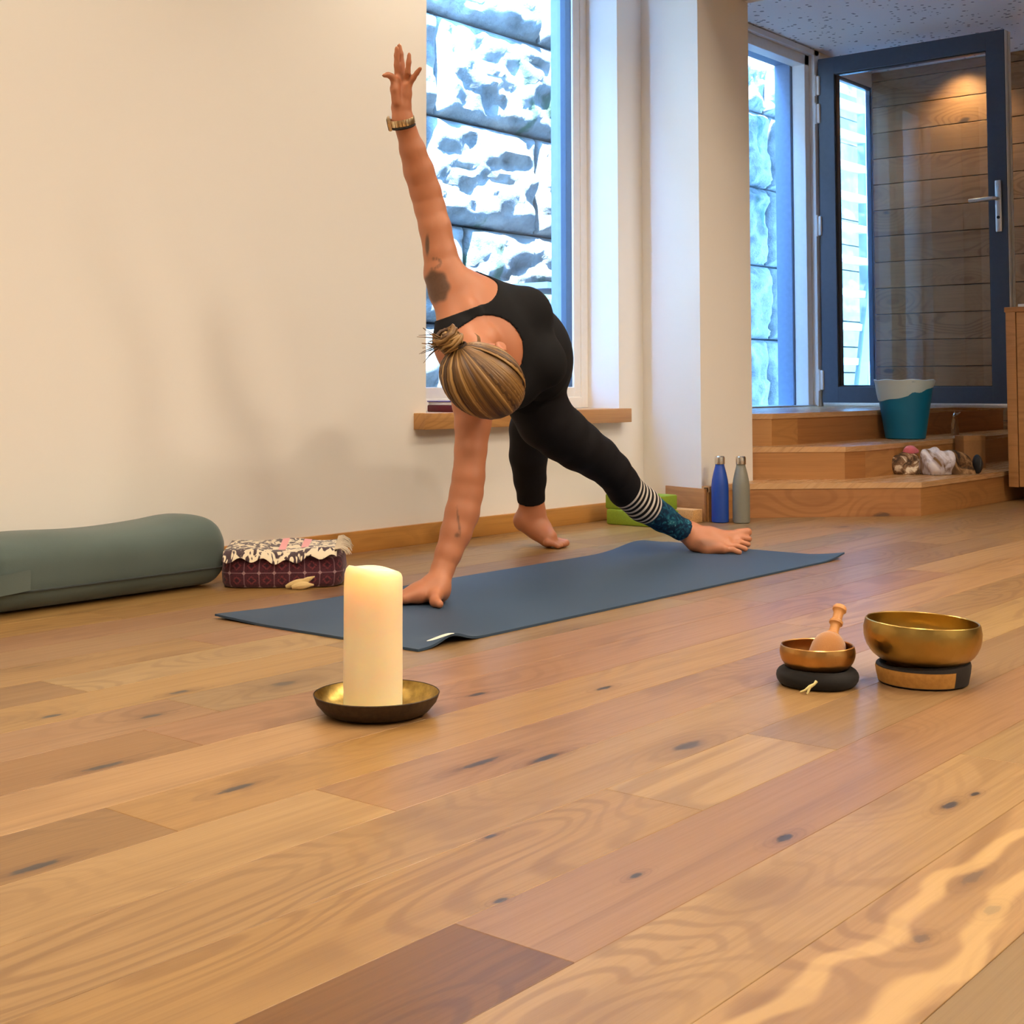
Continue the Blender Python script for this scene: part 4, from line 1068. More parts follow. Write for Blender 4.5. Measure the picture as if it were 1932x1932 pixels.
class Grid:
    """evaluates a field on a sparse band of a regular grid"""
    def __init__(self, field, lo, hi, h, cs=5):
        self.h = h; self.lo = np.array(lo, float)
        n = np.ceil((np.array(hi)-self.lo)/h/cs).astype(int)*cs+1
        self.n = n
        cn = (n-1)//cs
        ci = np.stack(np.meshgrid(*[np.arange(m) for m in cn], indexing='ij'), -1).reshape(-1, 3)
        cen = self.lo+(ci+0.5)*cs*h
        dc = field.eval(cen, margin=0.06)
        act = ci[np.abs(dc) < cs*h*1.35+0.006]
        self.val = np.full(n, 1.0, np.float32)
        inside = ci[dc < 0]
        # fill deep interior
        solid = np.zeros(cn, bool); solid[tuple(inside.T)] = True
        self.val[:-1, :-1, :-1] = np.where(np.repeat(np.repeat(np.repeat(solid, cs, 0), cs, 1), cs, 2), -1.0, 1.0)
        off = np.stack(np.meshgrid(*[np.arange(cs+1)]*3, indexing='ij'), -1).reshape(-1, 3)
        idx = (act[:, None, :]*cs+off[None]).reshape(-1, 3)
        flat = np.unique(np.ravel_multi_index(idx.T, n))
        idx = np.stack(np.unravel_index(flat, n), -1)
        self.idx = idx; self.P = self.lo+idx*h
        self.d = field.eval(self.P)
    def mesh(self, d, hollow=False):
        """surface nets of values d given at self.P"""
        v = np.ones_like(self.val) if hollow else self.val.copy()
        v[tuple(self.idx.T)] = d
        s = v < 0
        lo, h = self.lo, self.h
        c = s[:-1, :-1, :-1].astype(np.int8)
        for dx in (0, 1):
            for dy in (0, 1):
                for dz in (0, 1):
                    if dx or dy or dz: c = c+s[dx:s.shape[0]-1+dx, dy:s.shape[1]-1+dy, dz:s.shape[2]-1+dz]
        mixed = np.argwhere((c > 0) & (c < 8))
        vid = np.full(c.shape, -1, np.int32); vid[tuple(mixed.T)] = np.arange(len(mixed))
        acc = np.zeros((len(mixed), 3)); cnt = np.zeros(len(mixed))
        cor = [(a, b, e) for a in (0, 1) for b in (0, 1) for e in (0, 1)]
        V = {q: v[tuple((mixed+np.array(q)).T)] for q in cor}
        for q in cor:
            for ax in range(3):
                if q[ax] == 0:
                    q2 = list(q); q2[ax] = 1; q2 = tuple(q2)
                    a, b = V[q], V[q2]; x = (a < 0) != (b < 0)
                    tt = a[x]/(a[x]-b[x])
                    pt = np.tile(np.array(q, float), (x.sum(), 1)); pt[:, ax] += tt
                    acc[x] += pt; cnt[x] += 1
        verts = lo+h*(mixed+acc/cnt[:, None])
        faces = []
        for ax in range(3):
            sl0 = [slice(None)]*3; sl1 = [slice(None)]*3; sl0[ax] = slice(0, -1); sl1[ax] = slice(1, None)
            e = np.argwhere(s[tuple(sl0)] != s[tuple(sl1)])
            u, w = [(1, 2), (2, 0), (0, 1)][ax]
            ok = (e[:, u] > 0) & (e[:, w] > 0) & (e[:, u] < c.shape[u]) & (e[:, w] < c.shape[w]) & (e[:, ax] < c.shape[ax])
            e = e[ok]
            quad = []
            for du, dw in ((-1, -1), (0, -1), (0, 0), (-1, 0)):
                t_ = e.copy(); t_[:, u] += du; t_[:, w] += dw
                quad.append(vid[tuple(t_.T)])
            qd = np.stack(quad, -1)
            flip = ~s[tuple(sl0)][tuple(e.T)]
            qd[flip] = qd[flip][:, ::-1]
            faces.append(qd[(qd >= 0).all(1)])
        return verts, np.concatenate(faces)
def relax(v, f, it=1, lam=0.4):
    e = np.concatenate([f[:, [0, 1]], f[:, [1, 2]], f[:, [2, 3]], f[:, [3, 0]]])
    e = np.unique(np.sort(e, 1), axis=0)
    deg = np.bincount(e.ravel(), minlength=len(v)).astype(float)[:, None]
    for _ in range(it):
        s = np.zeros_like(v)
        for a in range(3):
            s[:, a] = np.bincount(e[:, 0], v[e[:, 1], a], len(v))+np.bincount(e[:, 1], v[e[:, 0], a], len(v))
        v = v+lam*(s/np.maximum(deg, 1)-v)
    return v
def np_mesh(name, v, f, mat, parent=None, attrs=None):
    me = bpy.data.meshes.new(name)
    me.vertices.add(len(v)); me.vertices.foreach_set('co', v.astype(np.float32).ravel())
    me.loops.add(f.size); me.loops.foreach_set('vertex_index', f.astype(np.int32).ravel())
    me.polygons.add(len(f)); me.polygons.foreach_set('loop_start', np.arange(0, f.size, f.shape[1], dtype=np.int32))
    me.polygons.foreach_set('loop_total', np.full(len(f), f.shape[1], np.int32))
    me.polygons.foreach_set('use_smooth', np.ones(len(f), bool))
    me.update(calc_edges=True); me.validate()
    for k, a in (attrs or {}).items():
        at_ = me.attributes.new(k, 'FLOAT', 'POINT'); at_.data.foreach_set('value', a.astype(np.float32))
    if mat is not None: me.materials.append(mat)
    o = bpy.data.objects.new(name, me); COL.objects.link(o)
    if parent is not None: o.parent = parent
    return o
def unit(v): v = np.array(v, float); return v/np.linalg.norm(v)
def basis(x, y):        # orthonormal rows: x, y made perpendicular, z = x cross y
    x = unit(x); y = np.array(y, float); y = unit(y-x*(x @ y)); return np.array([x, y, np.cross(x, y)])

# joints (photo pixel, distance)
RS = at(896, 748, 3.46); RE = at(884, 925, 3.40); RW = at(825, 1102, 3.31)
LS = at(856, 556, 3.56); LE = at(808, 380, 3.57); LW = at(760, 226, 3.50)
NB = at(884, 648, 3.48); CH = at(953, 655, 3.66); WA = at(1001, 660, 3.83); PE = at(1008, 668, 3.95)
RH = at(1012, 742, 3.92); LH = at(1018, 670, 4.02)
RK = at(1157, 872, 4.10); RA = at(1294, 1000, 4.31)
LK = at(1004, 765, 4.38); LA = at(1002, 958, 4.50)
HD = at(914, 714, 3.30)
Tt = unit(NB-PE); Ls = LS-RS; Ls = unit(Ls-Tt*(Ls @ Tt)); Fr = np.cross(Ls, Tt)      # torso axis, right->left, front
BX = np.array([Ls, Fr, Tt])
F = Field()
# torso
F.ell(CH+Ls*0.016, BX, (0.150, 0.108, 0.175), 0.04)
F.ell(CH+Tt*0.09+Ls*0.012, BX, (0.150, 0.085, 0.085), 0.05)
F.ell(WA, BX, (0.134, 0.103, 0.15), 0.06)
hipax = basis(LH-RH, Fr)
F.ell(PE, np.array([unit(LH-RH), np.cross(Tt, unit(LH-RH))*-1, Tt]) if False else BX, (0.150, 0.092, 0.120), 0.06)
for sgn in (1, -1):
    F.ell(PE+Ls*0.075*sgn-Fr*0.062-Tt*0.035, BX, (0.088, 0.080, 0.095), 0.05)          # buttocks
    F.ell(CH+Ls*0.068*sgn+Fr*0.088-Tt*0.015, BX, (0.066, 0.054, 0.072), 0.045)          # chest
# shoulders and trapezius
F.chain([NB+Tt*0.015-Fr*0.02, LS], [0.052, 0.050], 0.05)
F.chain([NB+Tt*0.015-Fr*0.02, RS], [0.052, 0.048], 0.05)
F.chain([CH+Ls*0.11+Tt*0.03, LS+(LE-LS)*0.12], [0.055, 0.052], 0.05)
F.chain([CH-Ls*0.11+Tt*0.03, RS+(RE-RS)*0.10], [0.055, 0.046], 0.05)
# collar bones
F.chain([NB+Fr*0.055-Ls*0.012-Tt*0.01, NB+Fr*0.030+Ls*0.075, LS+Fr*0.035], [0.012, 0.012, 0.014], 0.03)
F.chain([NB+Fr*0.055+Ls*0.002-Tt*0.01, NB+Fr*0.030-Ls*0.075, RS+Fr*0.035], [0.012, 0.012, 0.014], 0.03)
# arms: px-guided centre lines, radii in metres
def limb(pts, k=0.02): F.chain([at(x, y, t) for x, y, t, r in pts], [r for *_, r in pts], k)
limb([(852, 545, 3.56, 0.060), (838, 515, 3.56, 0.052), (831, 480, 3.56, 0.0425), (821, 430, 3.565, 0.0410), (811, 392, 3.57, 0.0395), (803, 362, 3.565, 0.0395), (790, 322, 3.55, 0.0385), (778, 282, 3.53, 0.0325), (768, 250, 3.515, 0.0255), (761, 228, 3.50, 0.0235)], 0.008)
limb([(896, 752, 3.46, 0.052), (892, 800, 3.44, 0.0450), (888, 850, 3.42, 0.0395), (884, 900, 3.405, 0.0395), (880, 930, 3.40, 0.0405), (872, 968, 3.385, 0.0415), (860, 1006, 3.365, 0.0375), (846, 1044, 3.345, 0.0315), (835, 1074, 3.33, 0.0275), (826, 1100, 3.31, 0.0265)], 0.008)
# legs
limb([(1006, 742, 3.94, 0.086), (1030, 793, 3.97, 0.080), (1060, 818, 4.00, 0.0755), (1091, 841, 4.03, 0.0690), (1127, 864, 4.08, 0.0605), (1155, 888, 4.11, 0.0525), (1171, 909, 4.14, 0.0500), (1180, 924, 4.16, 0.0500), (1213, 952, 4.21, 0.0495), (1250, 977, 4.26, 0.0395), (1284, 998, 4.30, 0.0305), (1300, 1006, 4.32, 0.0305)], 0.010)
limb([(1018, 670, 4.02, 0.084), (1020, 706, 4.14, 0.082), (1014, 740, 4.28, 0.070), (1006, 775, 4.39, 0.060), (998, 810, 4.42, 0.059), (997, 860, 4.45, 0.0580), (1000, 905, 4.48, 0.0490), (1002, 940, 4.50, 0.0405), (1004, 962, 4.51, 0.0365)], 0.010)
# left foot: on its toes, heel raised (towards the photo's left), toes flat on the floor
def fz(x, y, z): return on_floor(x, y, z)
LB = at(1034, 1015, 4.46)
F.chain([at(1004, 960, 4.51), at(989, 980, 4.505)], [0.034, 0.031], 0.02)
F.chain([at(1006, 968, 4.51), at(1022, 1000, 4.50), LB], [0.034, 0.030, 0.026], 0.025)
F.chain([at(989, 984, 4.505), at(1008, 996, 4.50), LB], [0.029, 0.025, 0.022], 0.025)
tdir = unit(np.array([CR[0], CR[1], 0])*1.0-np.array([CF[0], CF[1], 0])*0.12); tside = np.cross([0, 0, 1], tdir)
for q, (off, ln, r) in enumerate(((0.030, 0.055, 0.0125), (0.012, 0.052, 0.0095), (-0.004, 0.047, 0.009), (-0.019, 0.041, 0.0085), (-0.033, 0.034, 0.008))):
    b0 = LB+tside*off; b0[2] = 0.020
    e0 = b0+tdir*ln; e0[2] = r+0.001
    m0 = b0+tdir*ln*0.55; m0[2] = 0.017
    F.chain([b0, m0, e0], [r*1.5, r*0.95, r], 0.006)
# right foot: rolled a little onto its outer edge, toes stacked towards the camera
HE = at(1311, 1022, 4.30); BB1 = at(1374, 1013, 4.31); BB5 = at(1364, 1035, 4.245)
F.chain([at(1300, 1004, 4.315), HE], [0.031, 0.028], 0.02)
F.chain([at(1306, 1006, 4.31), at(1340, 1010, 4.305), BB1], [0.030, 0.025, 0.0195], 0.014)
F.chain([HE, at(1336, 1034, 4.27), BB5], [0.026, 0.021, 0.0155], 0.014)
F.chain([at(1325, 1020, 4.29), at(1370, 1024, 4.28)], [0.024, 0.018], 0.02)
for (x0, y0, t0_, x1, y1, t1, x2, y2, t2, r) in ((1376, 1012, 4.31, 1394, 1006, 4.32, 1410, 1004, 4.325, 0.0145), (1378, 1020, 4.295, 1398, 1014, 4.305, 1413, 1017, 4.305, 0.0100),
        (1376, 1026, 4.28, 1396, 1023, 4.285, 1411, 1027, 4.285, 0.0095), (1372, 1031, 4.265, 1391, 1030, 4.265, 1406, 1035.5, 4.262, 0.0090), (1366, 1037, 4.245, 1382, 1037, 4.24, 1395, 1042, 4.237, 0.0088)):
    F.chain([at(x0, y0, t0_), at(x1, y1, t1), at(x2, y2, t2)], [r*1.25, r*0.92, r], 0.006)
# right hand, flat on the mat; fingers point to the photo's left, thumb towards the camera
ZM = 0.0057
WR = at(825, 1103, 3.305)
hf = unit(-np.array([CR[0], CR[1], 0])*1.0-np.array([CF[0], CF[1], 0])*0.18); hs = np.cross([0, 0, 1], hf)     # hs: thumb side (towards the camera)
up = np.array([0, 0, 1.0])
W0 = np.array([WR[0], WR[1], 0.045])-hs*0.0
KN = W0+hf*0.078+hs*0.004; KN[2] = 0.028
F.chain([WR, W0+hf*0.016], [0.0265, 0.024], 0.02)
def hp(f_, s_, z_): return W0+hf*f_+hs*s_+up*(z_-W0[2])
F.chain([hp(0.000, 0.012, 0.036), hp(0.045, 0.024, 0.028), hp(0.078, 0.030, 0.022)], [0.022, 0.016, 0.0125], 0.02)
F.chain([hp(0.000, 0.000, 0.038), hp(0.045, 0.004, 0.032), hp(0.080, 0.006, 0.026)], [0.023, 0.017, 0.0125], 0.02)
F.chain([hp(0.000, -0.012, 0.034), hp(0.045, -0.018, 0.028), hp(0.074, -0.022, 0.022)], [0.022, 0.017, 0.0120], 0.02)
F.chain([hp(-0.004, -0.010, 0.026), hp(0.050, -0.034, 0.022), hp(0.066, -0.036, 0.019)], [0.020, 0.014, 0.0110], 0.02)
for s0, s1, f0, ln, r in ((0.030, 0.044, 0.078, 0.066, 0.0088), (0.006, 0.008, 0.080, 0.074, 0.0090), (-0.020, -0.028, 0.075, 0.068, 0.0086), (-0.036, -0.058, 0.067, 0.054, 0.0078)):
    F.chain([hp(f0, s0, 0.020), hp(f0+ln*0.4, s0+(s1-s0)*0.4, 0.0225), hp(f0+ln*0.72, s0+(s1-s0)*0.72, 0.0165), hp(f0+ln, s1, ZM+r*0.95)], [r*1.25, r*1.08, r, r*0.9], 0.005)
F.chain([hp(0.002, 0.022, 0.034), hp(0.010, 0.044, 0.026), hp(0.014, 0.068, 0.018), hp(0.006, 0.090, ZM+0.0095)], [0.019, 0.0145, 0.0112, 0.0098], 0.010)
# left hand: open palm to the camera, fingers up
LT = 3.49
def lh(x, y, t): return at(x, y, t)
F.chain([lh(760, 226, 3.50), lh(757, 205, 3.495)], [0.0235, 0.0235], 0.02)
F.chain([lh(751, 202, 3.495), lh(750, 175, 3.49), lh(751, 148, 3.485)], [0.0165, 0.0140, 0.0115], 0.008)
F.chain([lh(757, 200, 3.495), lh(757, 172, 3.495), lh(759, 148, 3.49)], [0.017, 0.0135, 0.0115], 0.008)
F.chain([lh(762, 200, 3.495), lh(764, 175, 3.495), lh(766, 154, 3.49)], [0.0165, 0.0130, 0.0105], 0.008)
F.chain([lh(765, 200, 3.49), lh(768, 178, 3.485), lh(770, 162, 3.48)], [0.0140, 0.0110, 0.0098], 0.008)
F.chain([lh(748, 192, 3.475), lh(745, 168, 3.468), lh(745, 152, 3.47)], [0.0125, 0.0110, 0.0095], 0.008)      # thumb base
for pts in (((751, 146, 3.485, 0.0088), (749, 124, 3.475, 0.0078), (748.5, 105, 3.47, 0.0070), (749, 91, 3.465, 0.0060)),
            ((759, 146, 3.490, 0.0088), (758, 122, 3.490, 0.0080), (756, 102, 3.488, 0.0070), (753.5, 86, 3.485, 0.0058)),
            ((767, 152, 3.490, 0.0085), (769, 136, 3.470, 0.0076), (771, 118, 3.462, 0.0068), (772, 103, 3.458, 0.0056)),
            ((772, 160, 3.480, 0.0080), (780, 147, 3.470, 0.0070), (787, 137, 3.462, 0.0062), (793, 129, 3.455, 0.0054)),
            ((745, 154, 3.470, 0.0100), (739, 144.5, 3.46, 0.0082), (732, 141, 3.455, 0.0070), (724.5, 142.5, 3.45, 0.0056))):
    F.chain([at(*p[:3]) for p in pts], [p[3] for p in pts], 0.004)
# neck and head
Hup = unit(unit(HD-NB-Fr*0.02)-CF*0.30)
back_px, front_px = at(848, 668, 3.32), at(978, 764, 3.30)
Hf = unit(front_px-back_px); Hf = unit(Hf-Hup*(Hf @ Hup)); Hl = np.cross(Hup, Hf)      # head: up (vertex), face, left
HB = np.array([Hl, Hf, Hup])
F.chain([NB-Fr*0.005, HD-Hup*0.075-Hf*0.010], [0.056, 0.052], 0.03)
def hd(l, f, u): return HD+Hl*l+Hf*f+Hup*u
F.ell(hd(0, -0.004, 0.018), HB, (0.074, 0.092, 0.086), 0.03)
F.ell(hd(0, 0.026, -0.045), HB, (0.051, 0.056, 0.075), 0.03)              # face
F.cone(hd(0, 0.052, -0.098), hd(0, 0.064, -0.100), 0.022, 0.016, 0.025)     # chin
for sg in (1, -1):
    F.cone(hd(0.050*sg, -0.002, -0.060), hd(0.018*sg, 0.058, -0.098), 0.020, 0.016, 0.02)   # jaw
    F.ell(hd(0.030*sg, 0.062, -0.042), HB, (0.020, 0.016, 0.016), 0.015)                     # cheek
    F.ell(hd(0.031*sg, 0.092, -0.010), HB, (0.017, 0.014, 0.012), 0.010, sub=True)           # eye socket
    F.ell(hd(0.031*sg, 0.076, -0.010), HB, (0.0125, 0.0125, 0.0125), 0.004)                   # eyeball
    F.cone(hd(0.012*sg, 0.084, 0.008), hd(0.036*sg, 0.072, 0.006), 0.006, 0.005, 0.012)       # brow
    F.ell(hd(0.080*sg, -0.002, -0.030), np.array([unit(Hl*sg+Hf*-0.35), unit(Hf+Hl*sg*0.35), Hup]), (0.0065, 0.016, 0.030), 0.005)   # ear
    F.ell(hd(0.088*sg, 0.002, -0.028), HB, (0.006, 0.008, 0.014), 0.006, sub=True)
    F.cone(hd(0.008*sg, 0.098, -0.052), hd(0.009*sg, 0.092, -0.054), 0.006, 0.006, 0.006)
F.cone(hd(0, 0.088, -0.012), hd(0, 0.106, -0.048), 0.007, 0.009, 0.012)      # nose
F.cone(hd(-0.016, 0.082, -0.072), hd(0.016, 0.082, -0.072), 0.006, 0.006, 0.008); F.cone(hd(-0.012, 0.081, -0.080), hd(0.012, 0.081, -0.080), 0.0065, 0.0065, 0.006)

allp = np.array([p[2] for p in F.prims]); allr = np.array([p[3] for p in F.prims])
lo = (allp-allr[:, None]).min(0)-0.02; hi = (allp+allr[:, None]).max(0)+0.02
lo[2] = max(lo[2], -0.01)
G = Grid(F, lo, hi, 0.0042)

# ------------------------------------------------------------------ skin, clothes, hair
def seg_u(P, a, b):     # parameter along a segment
    ba = b-a; return ((P-a) @ ba)/(ba @ ba)
t = NT('skin'); c = t.coord('Object')
n = t.noise(c, 35, 4); n2 = t.noise(c, 6, 3)
cc = t.mix(n2, srgb(190, 128, 92), srgb(176, 110, 75))
cc = t.mix(t.math('MULTIPLY', n, 0.15), cc, srgb(178, 108, 82))
ink = t.attr('ink'); nk = t.attr('nk')
shade = t.mix(t.noise(c, 70, 3, 0.6, 1.5), srgb(58, 48, 40), srgb(92, 72, 56))
cc = t.mix(t.math('MULTIPLY', ink, 0.85), cc, shade)
M_skin = t.set(cc, 0.48, bump=t.noise(c, 260, 3), bstr=0.06, Subsurface_Weight=0.12, Subsurface_Scale=0.01)
t.b.inputs['Subsurface Radius'].default_value = (1.0, 0.4, 0.2)

bv, bf = G.mesh(G.d)
bv = relax(bv, bf, 1, 0.35)
# tattoos on the raised upper arm and the lower forearm, as ink strength per vertex
def blob(P, c, ax, r, soft=0.25, wob=0.0):
    q = (P-c) @ np.array(ax).T/np.array(r); d = np.linalg.norm(q, axis=1)
    if wob: d = d+wob*np.sin(np.arctan2(q[:, 1], q[:, 0])*7)
    return np.clip((1+soft-d)/(2*soft), 0, 1)
ink = np.zeros(len(bv))
cax = np.array([CR, CU, CF])
front = ((bv-at(830, 520, 3.5)) @ CF) < 0.10
ink = np.maximum(ink, blob(bv, at(822, 541, 3.51), [unit(CR+CU*0.25), unit(CU-CR*0.25), CF], (0.036, 0.042, 0.08), 0.12, 0.06))
ink = np.maximum(ink, blob(bv, at(806, 462, 3.525), cax, (0.0055, 0.026, 0.06), 0.25))
for a_ in range(9):
    an = a_/8*math.pi*0.9
    ink = np.maximum(ink, 0.7*blob(bv, at(818+14*math.sin(an*1.2), 498-10*math.cos(an), 3.515), cax, (0.0030, 0.0042, 0.06), 0.4))
ink = np.maximum(ink, 0.75*blob(bv, at(866, 985, 3.35), [unit(CR+CU*0.14), unit(CU-CR*0.14), CF], (0.0026, 0.034, 0.05), 0.3))
ink = np.maximum(ink, 0.75*blob(bv, at(863, 1008, 3.34), cax, (0.006, 0.006, 0.05), 0.3))
ink = np.maximum(ink, 0.6*blob(bv, at(1330, 1024, 4.265), cax, (0.030, 0.010, 0.05), 0.5))
person = np_mesh('person', bv, bf, M_skin, attrs={'ink': ink})
tag(person, 'woman in black yoga clothes bending over the mat with one arm raised', 'person')

P = G.P
# --- tank top: body inflated, cut below the waist, with neck hole and arm holes
def ell_d(P, c, ax, r):
    q = (P-c) @ np.array(ax).T; r = np.array(r)
    k0 = np.linalg.norm(q/r, axis=1); k1 = np.linalg.norm(q/(r*r), axis=1)+1e-9
    return k0*(k0-1)/k1
def cone_d(P, a, b, ra, rb):
    ba = b-a; h = np.clip(((P-a) @ ba)/(ba @ ba), 0, 1)
    return np.linalg.norm(P-a-h[:, None]*ba, axis=1)-(ra+(rb-ra)*h)
du = (P-WA) @ Tt                      # height above the waist
cut = -(du+0.055)
neck = np.min([cone_d(P, at(842, 690, 3.46+q), at(921, 662, 3.48+q), 0.060, 0.089) for q in np.linspace(-0.14, 0.05, 14)], axis=0)
cut = np.maximum(cut, -neck)
arm_l = cone_d(P, at(800, 470, 3.56), at(850, 545, 3.54), 0.080, 0.068)
arm_l = np.min([arm_l]+[cone_d(P, at(815, 545, 3.52+q), at(906, 541, 3.51+q), 0.083, 0.045) for q in np.linspace(-0.10, 0.06, 12)], axis=0)
arm_r = cone_d(P, RE, RS, 0.075, 0.078)
cut = np.maximum(cut, np.maximum(-arm_l, -arm_r))
torso = cone_d(P, PE, NB, 0.24, 0.185)
far = np.maximum(torso, np.maximum(cone_d(P, HD-Hup*0.02, HD+Hup*0.1, 0.105, 0.105)*-1, cut))
tv, tf = G.mesh(np.maximum(np.maximum(G.d-0.0034, -(G.d+0.006)), far), True)
tv = relax(tv, tf, 1, 0.35)
M_top = fabric('black_jersey', (0.0045, 0.0045, 0.006), (0.0065, 0.0065, 0.008), 0.85, 900, 0.25, 12, 0.0)
M_top.node_tree.nodes['Principled BSDF'].inputs['Specular IOR Level'].default_value = 0.22
np_mesh('tank_top', tv, tf, M_top, person)
# --- leggings: below the waist, down to the hems
HemR0, HemR1 = at(1177, 922, 4.16), at(1289, 999, 4.305)
legax = unit(HemR1-HemR0)
cutl = (P-WA) @ Tt+0.015
rightshin = cone_d(P, at(1157, 876, 4.11), at(1450, 1100, 4.5), 0.14, 0.20)
cutR = np.where(rightshin < 0, (P-HemR1) @ legax, -1.0)
leftshin = cone_d(P, at(1000, 900, 4.48), at(1030, 1060, 4.55), 0.12, 0.20)
hemL = at(1002, 946, 4.50); la_ = unit(at(1003, 960, 4.51)-at(1000, 905, 4.48))
cutL = np.where((leftshin < 0) & (rightshin > 0), (P-hemL) @ la_, -1.0)
# keep the leggings away from arms, hands and head (they are all nearer than the waist plane anyway)
cutl = np.maximum(np.maximum(cutl, cutR), cutL)
lv, lf = G.mesh(np.maximum(np.maximum(G.d-0.0030, -(G.d+0.006)), cutl), True)
lv = relax(lv, lf, 1, 0.35)
u = ((lv-HemR0) @ legax)/np.linalg.norm(HemR1-HemR0)
mask = cone_d(lv, at(1157, 876, 4.11), at(1340, 1030, 4.36), 0.12, 0.12) < 0
u = np.where(mask, u, -1.0)
t = NT('leggings_print'); c = t.coord('Object'); uu = t.attr('shin')
st_ = t.math('FRACT', t.math('MULTIPLY', uu, 15.6))
white = t.math('MULTIPLY', t.step(st_, 0.50, 0.56), t.math('SUBTRACT', 1.0, t.step(st_, 0.94, 1.0)))
inb = t.math('MULTIPLY', t.step(uu, -0.002, 0.002), t.math('SUBTRACT', 1.0, t.step(uu, 0.447, 0.449)))
vn = t.noise(t.mapping(c, scale=(1, 1, 1)), 38, 3, 0.6, 1.6)
fl = t.ramp(vn, [(0.42, srgb(6, 36, 62)), (0.55, srgb(18, 72, 96)), (0.66, srgb(40, 110, 124)), (0.74, srgb(120, 172, 178))])
cc = t.mix(t.step(uu, 0.449, 0.452), (0.0055, 0.0045, 0.006, 1), fl)
cc = t.mix(t.math('MULTIPLY', white, inb), cc, srgb(206, 198, 188))
M_leg = t.set(cc, 0.72, bump=t.noise(c, 900, 2), bstr=0.15, Specular_IOR_Level=0.22)
np_mesh('leggings', lv, lf, M_leg, person, attrs={'shin': u})

# --- hair: cap over the skull, locks drawn back from the forehead into a bun
hr = random.Random(11)
t = NT('blonde_hair'); tone = t.attr('tone'); c = t.coord('Object')
cc = t.ramp(tone, [(0.0, srgb(74, 48, 22)), (0.35, srgb(122, 88, 44)), (0.7, srgb(168, 130, 74)), (1.0, srgb(224, 192, 130))])
M_hair = t.set(cc, 0.42, bump=t.noise(c, 400, 2), bstr=0.2, bdist=0.0006)
t.b.inputs['Anisotropic'].default_value = 0.4
C0 = hd(0, -0.006, 0.016); RA_ = np.array([0.084, 0.107, 0.096])
B0 = hd(0.040, -0.100, 0.012)                  # where the bun is tied
hb_v = []; hb_f = []; hb_t = []
def add_lock(pts, rads, tone, seg=6, flat=0.55, normals=None):
    mb = MB(); pts = [np.array(p) for p in pts]; n = len(pts)
    o = len(hb_v)
    for i in range(n):
        d = unit(pts[min(i+1, n-1)]-pts[max(i-1, 0)])
        N = unit(normals[i]-d*(normals[i] @ d)) if normals is not None else unit(np.cross(d, [0.3, 0.5, 0.8]))
        Bn = np.cross(d, N)
        for k in range(seg):
            a = 2*math.pi*k/seg
            hb_v.append(pts[i]+rads[i]*(math.cos(a)*Bn+flat*math.sin(a)*N)); hb_t.append(tone)
    for i in range(n-1):
        for k in range(seg):
            k2 = (k+1) % seg
            hb_f.append((o+i*seg+k, o+i*seg+k2, o+(i+1)*seg+k2, o+(i+1)*seg+k))
def surf(dirv, s=1.0):
    q = HB @ dirv; rr = 1/np.linalg.norm(q/RA_)
    return C0+dirv*rr*s
# hairline: locks start along a line round forehead and temples and run over the skull to the bun
bdir = unit(B0-C0)
N_L = 250
for i in range(N_L):
    w = i/(N_L-1)*2-1                          # -1 right ear .. 1 left ear
    aa = w*math.radians(112)+hr.uniform(-0.012, 0.012)
    elev = math.radians(12-20*abs(w)**1.5-(16 if 0.12 < w < 0.62 else 0))+hr.uniform(-0.05, 0.05)
    s0 = unit(Hf*math.cos(aa)*math.cos(elev)+Hl*math.sin(aa)*math.cos(elev)+Hup*math.sin(elev))
    # great arc from s0 to bdir passing over the crown
    pts = []; nrm = []; rad = []
    lift = 0.009*math.sin(i*0.61)+hr.uniform(-0.005, 0.005)
    over = unit(s0+bdir+Hup*(0.55-0.35*abs(w)))
    for q in range(13):
        v_ = q/12
        d_ = unit((1-v_)**2*s0+2*v_*(1-v_)*over*1.0+v_*v_*bdir)
        s_ = 1.0+lift*math.sin(v_*math.pi)+0.010*math.sin(v_*math.pi)
        pts.append(surf(d_, s_)); nrm.append(d_)
        rad.append(0.0062*(0.55+0.9*math.sin(min(1, v_*0.92+0.08)*math.pi))*(0.8+0.4*hr.random()) if False else (0.0034*(0.5+0.8*math.sin((0.10+0.82*v_)*math.pi))))
    base_t = 0.28+0.24*math.sin(i*0.37)+0.2*math.sin(i*0.93+1)+hr.uniform(-0.16, 0.16)
    if w > 0.35: base_t += 0.12
    add_lock(pts, rad, min(1, max(0, base_t)), 8, 0.42, nrm)
# bun: coiled locks
Bc = B0+bdir*0.018-CR*0.006-CU*0.010
bu = unit(np.cross(bdir, Hup)); bw = np.cross(bdir, bu)
for i in range(40):
    ph = hr.uniform(0, 6.28); r0 = hr.uniform(0.008, 0.032); tw = hr.uniform(0.7, 1.5)*hr.choice((1, -1)); zz = hr.uniform(-0.010, 0.026)
    pts = []
    for q in range(11):
        a = ph+tw*q/10*4.2
        pts.append(Bc+bu*r0*math.cos(a)+bw*r0*math.sin(a)+bdir*(zz+0.012*math.sin(q/10*math.pi)*hr.uniform(0.6, 1.2)))
    add_lock(pts, [0.0022+0.0030*math.sin((q+0.5)/11*math.pi) for q in range(11)], min(1, max(0, hr.gauss(0.42, 0.2))), 6, 0.8)
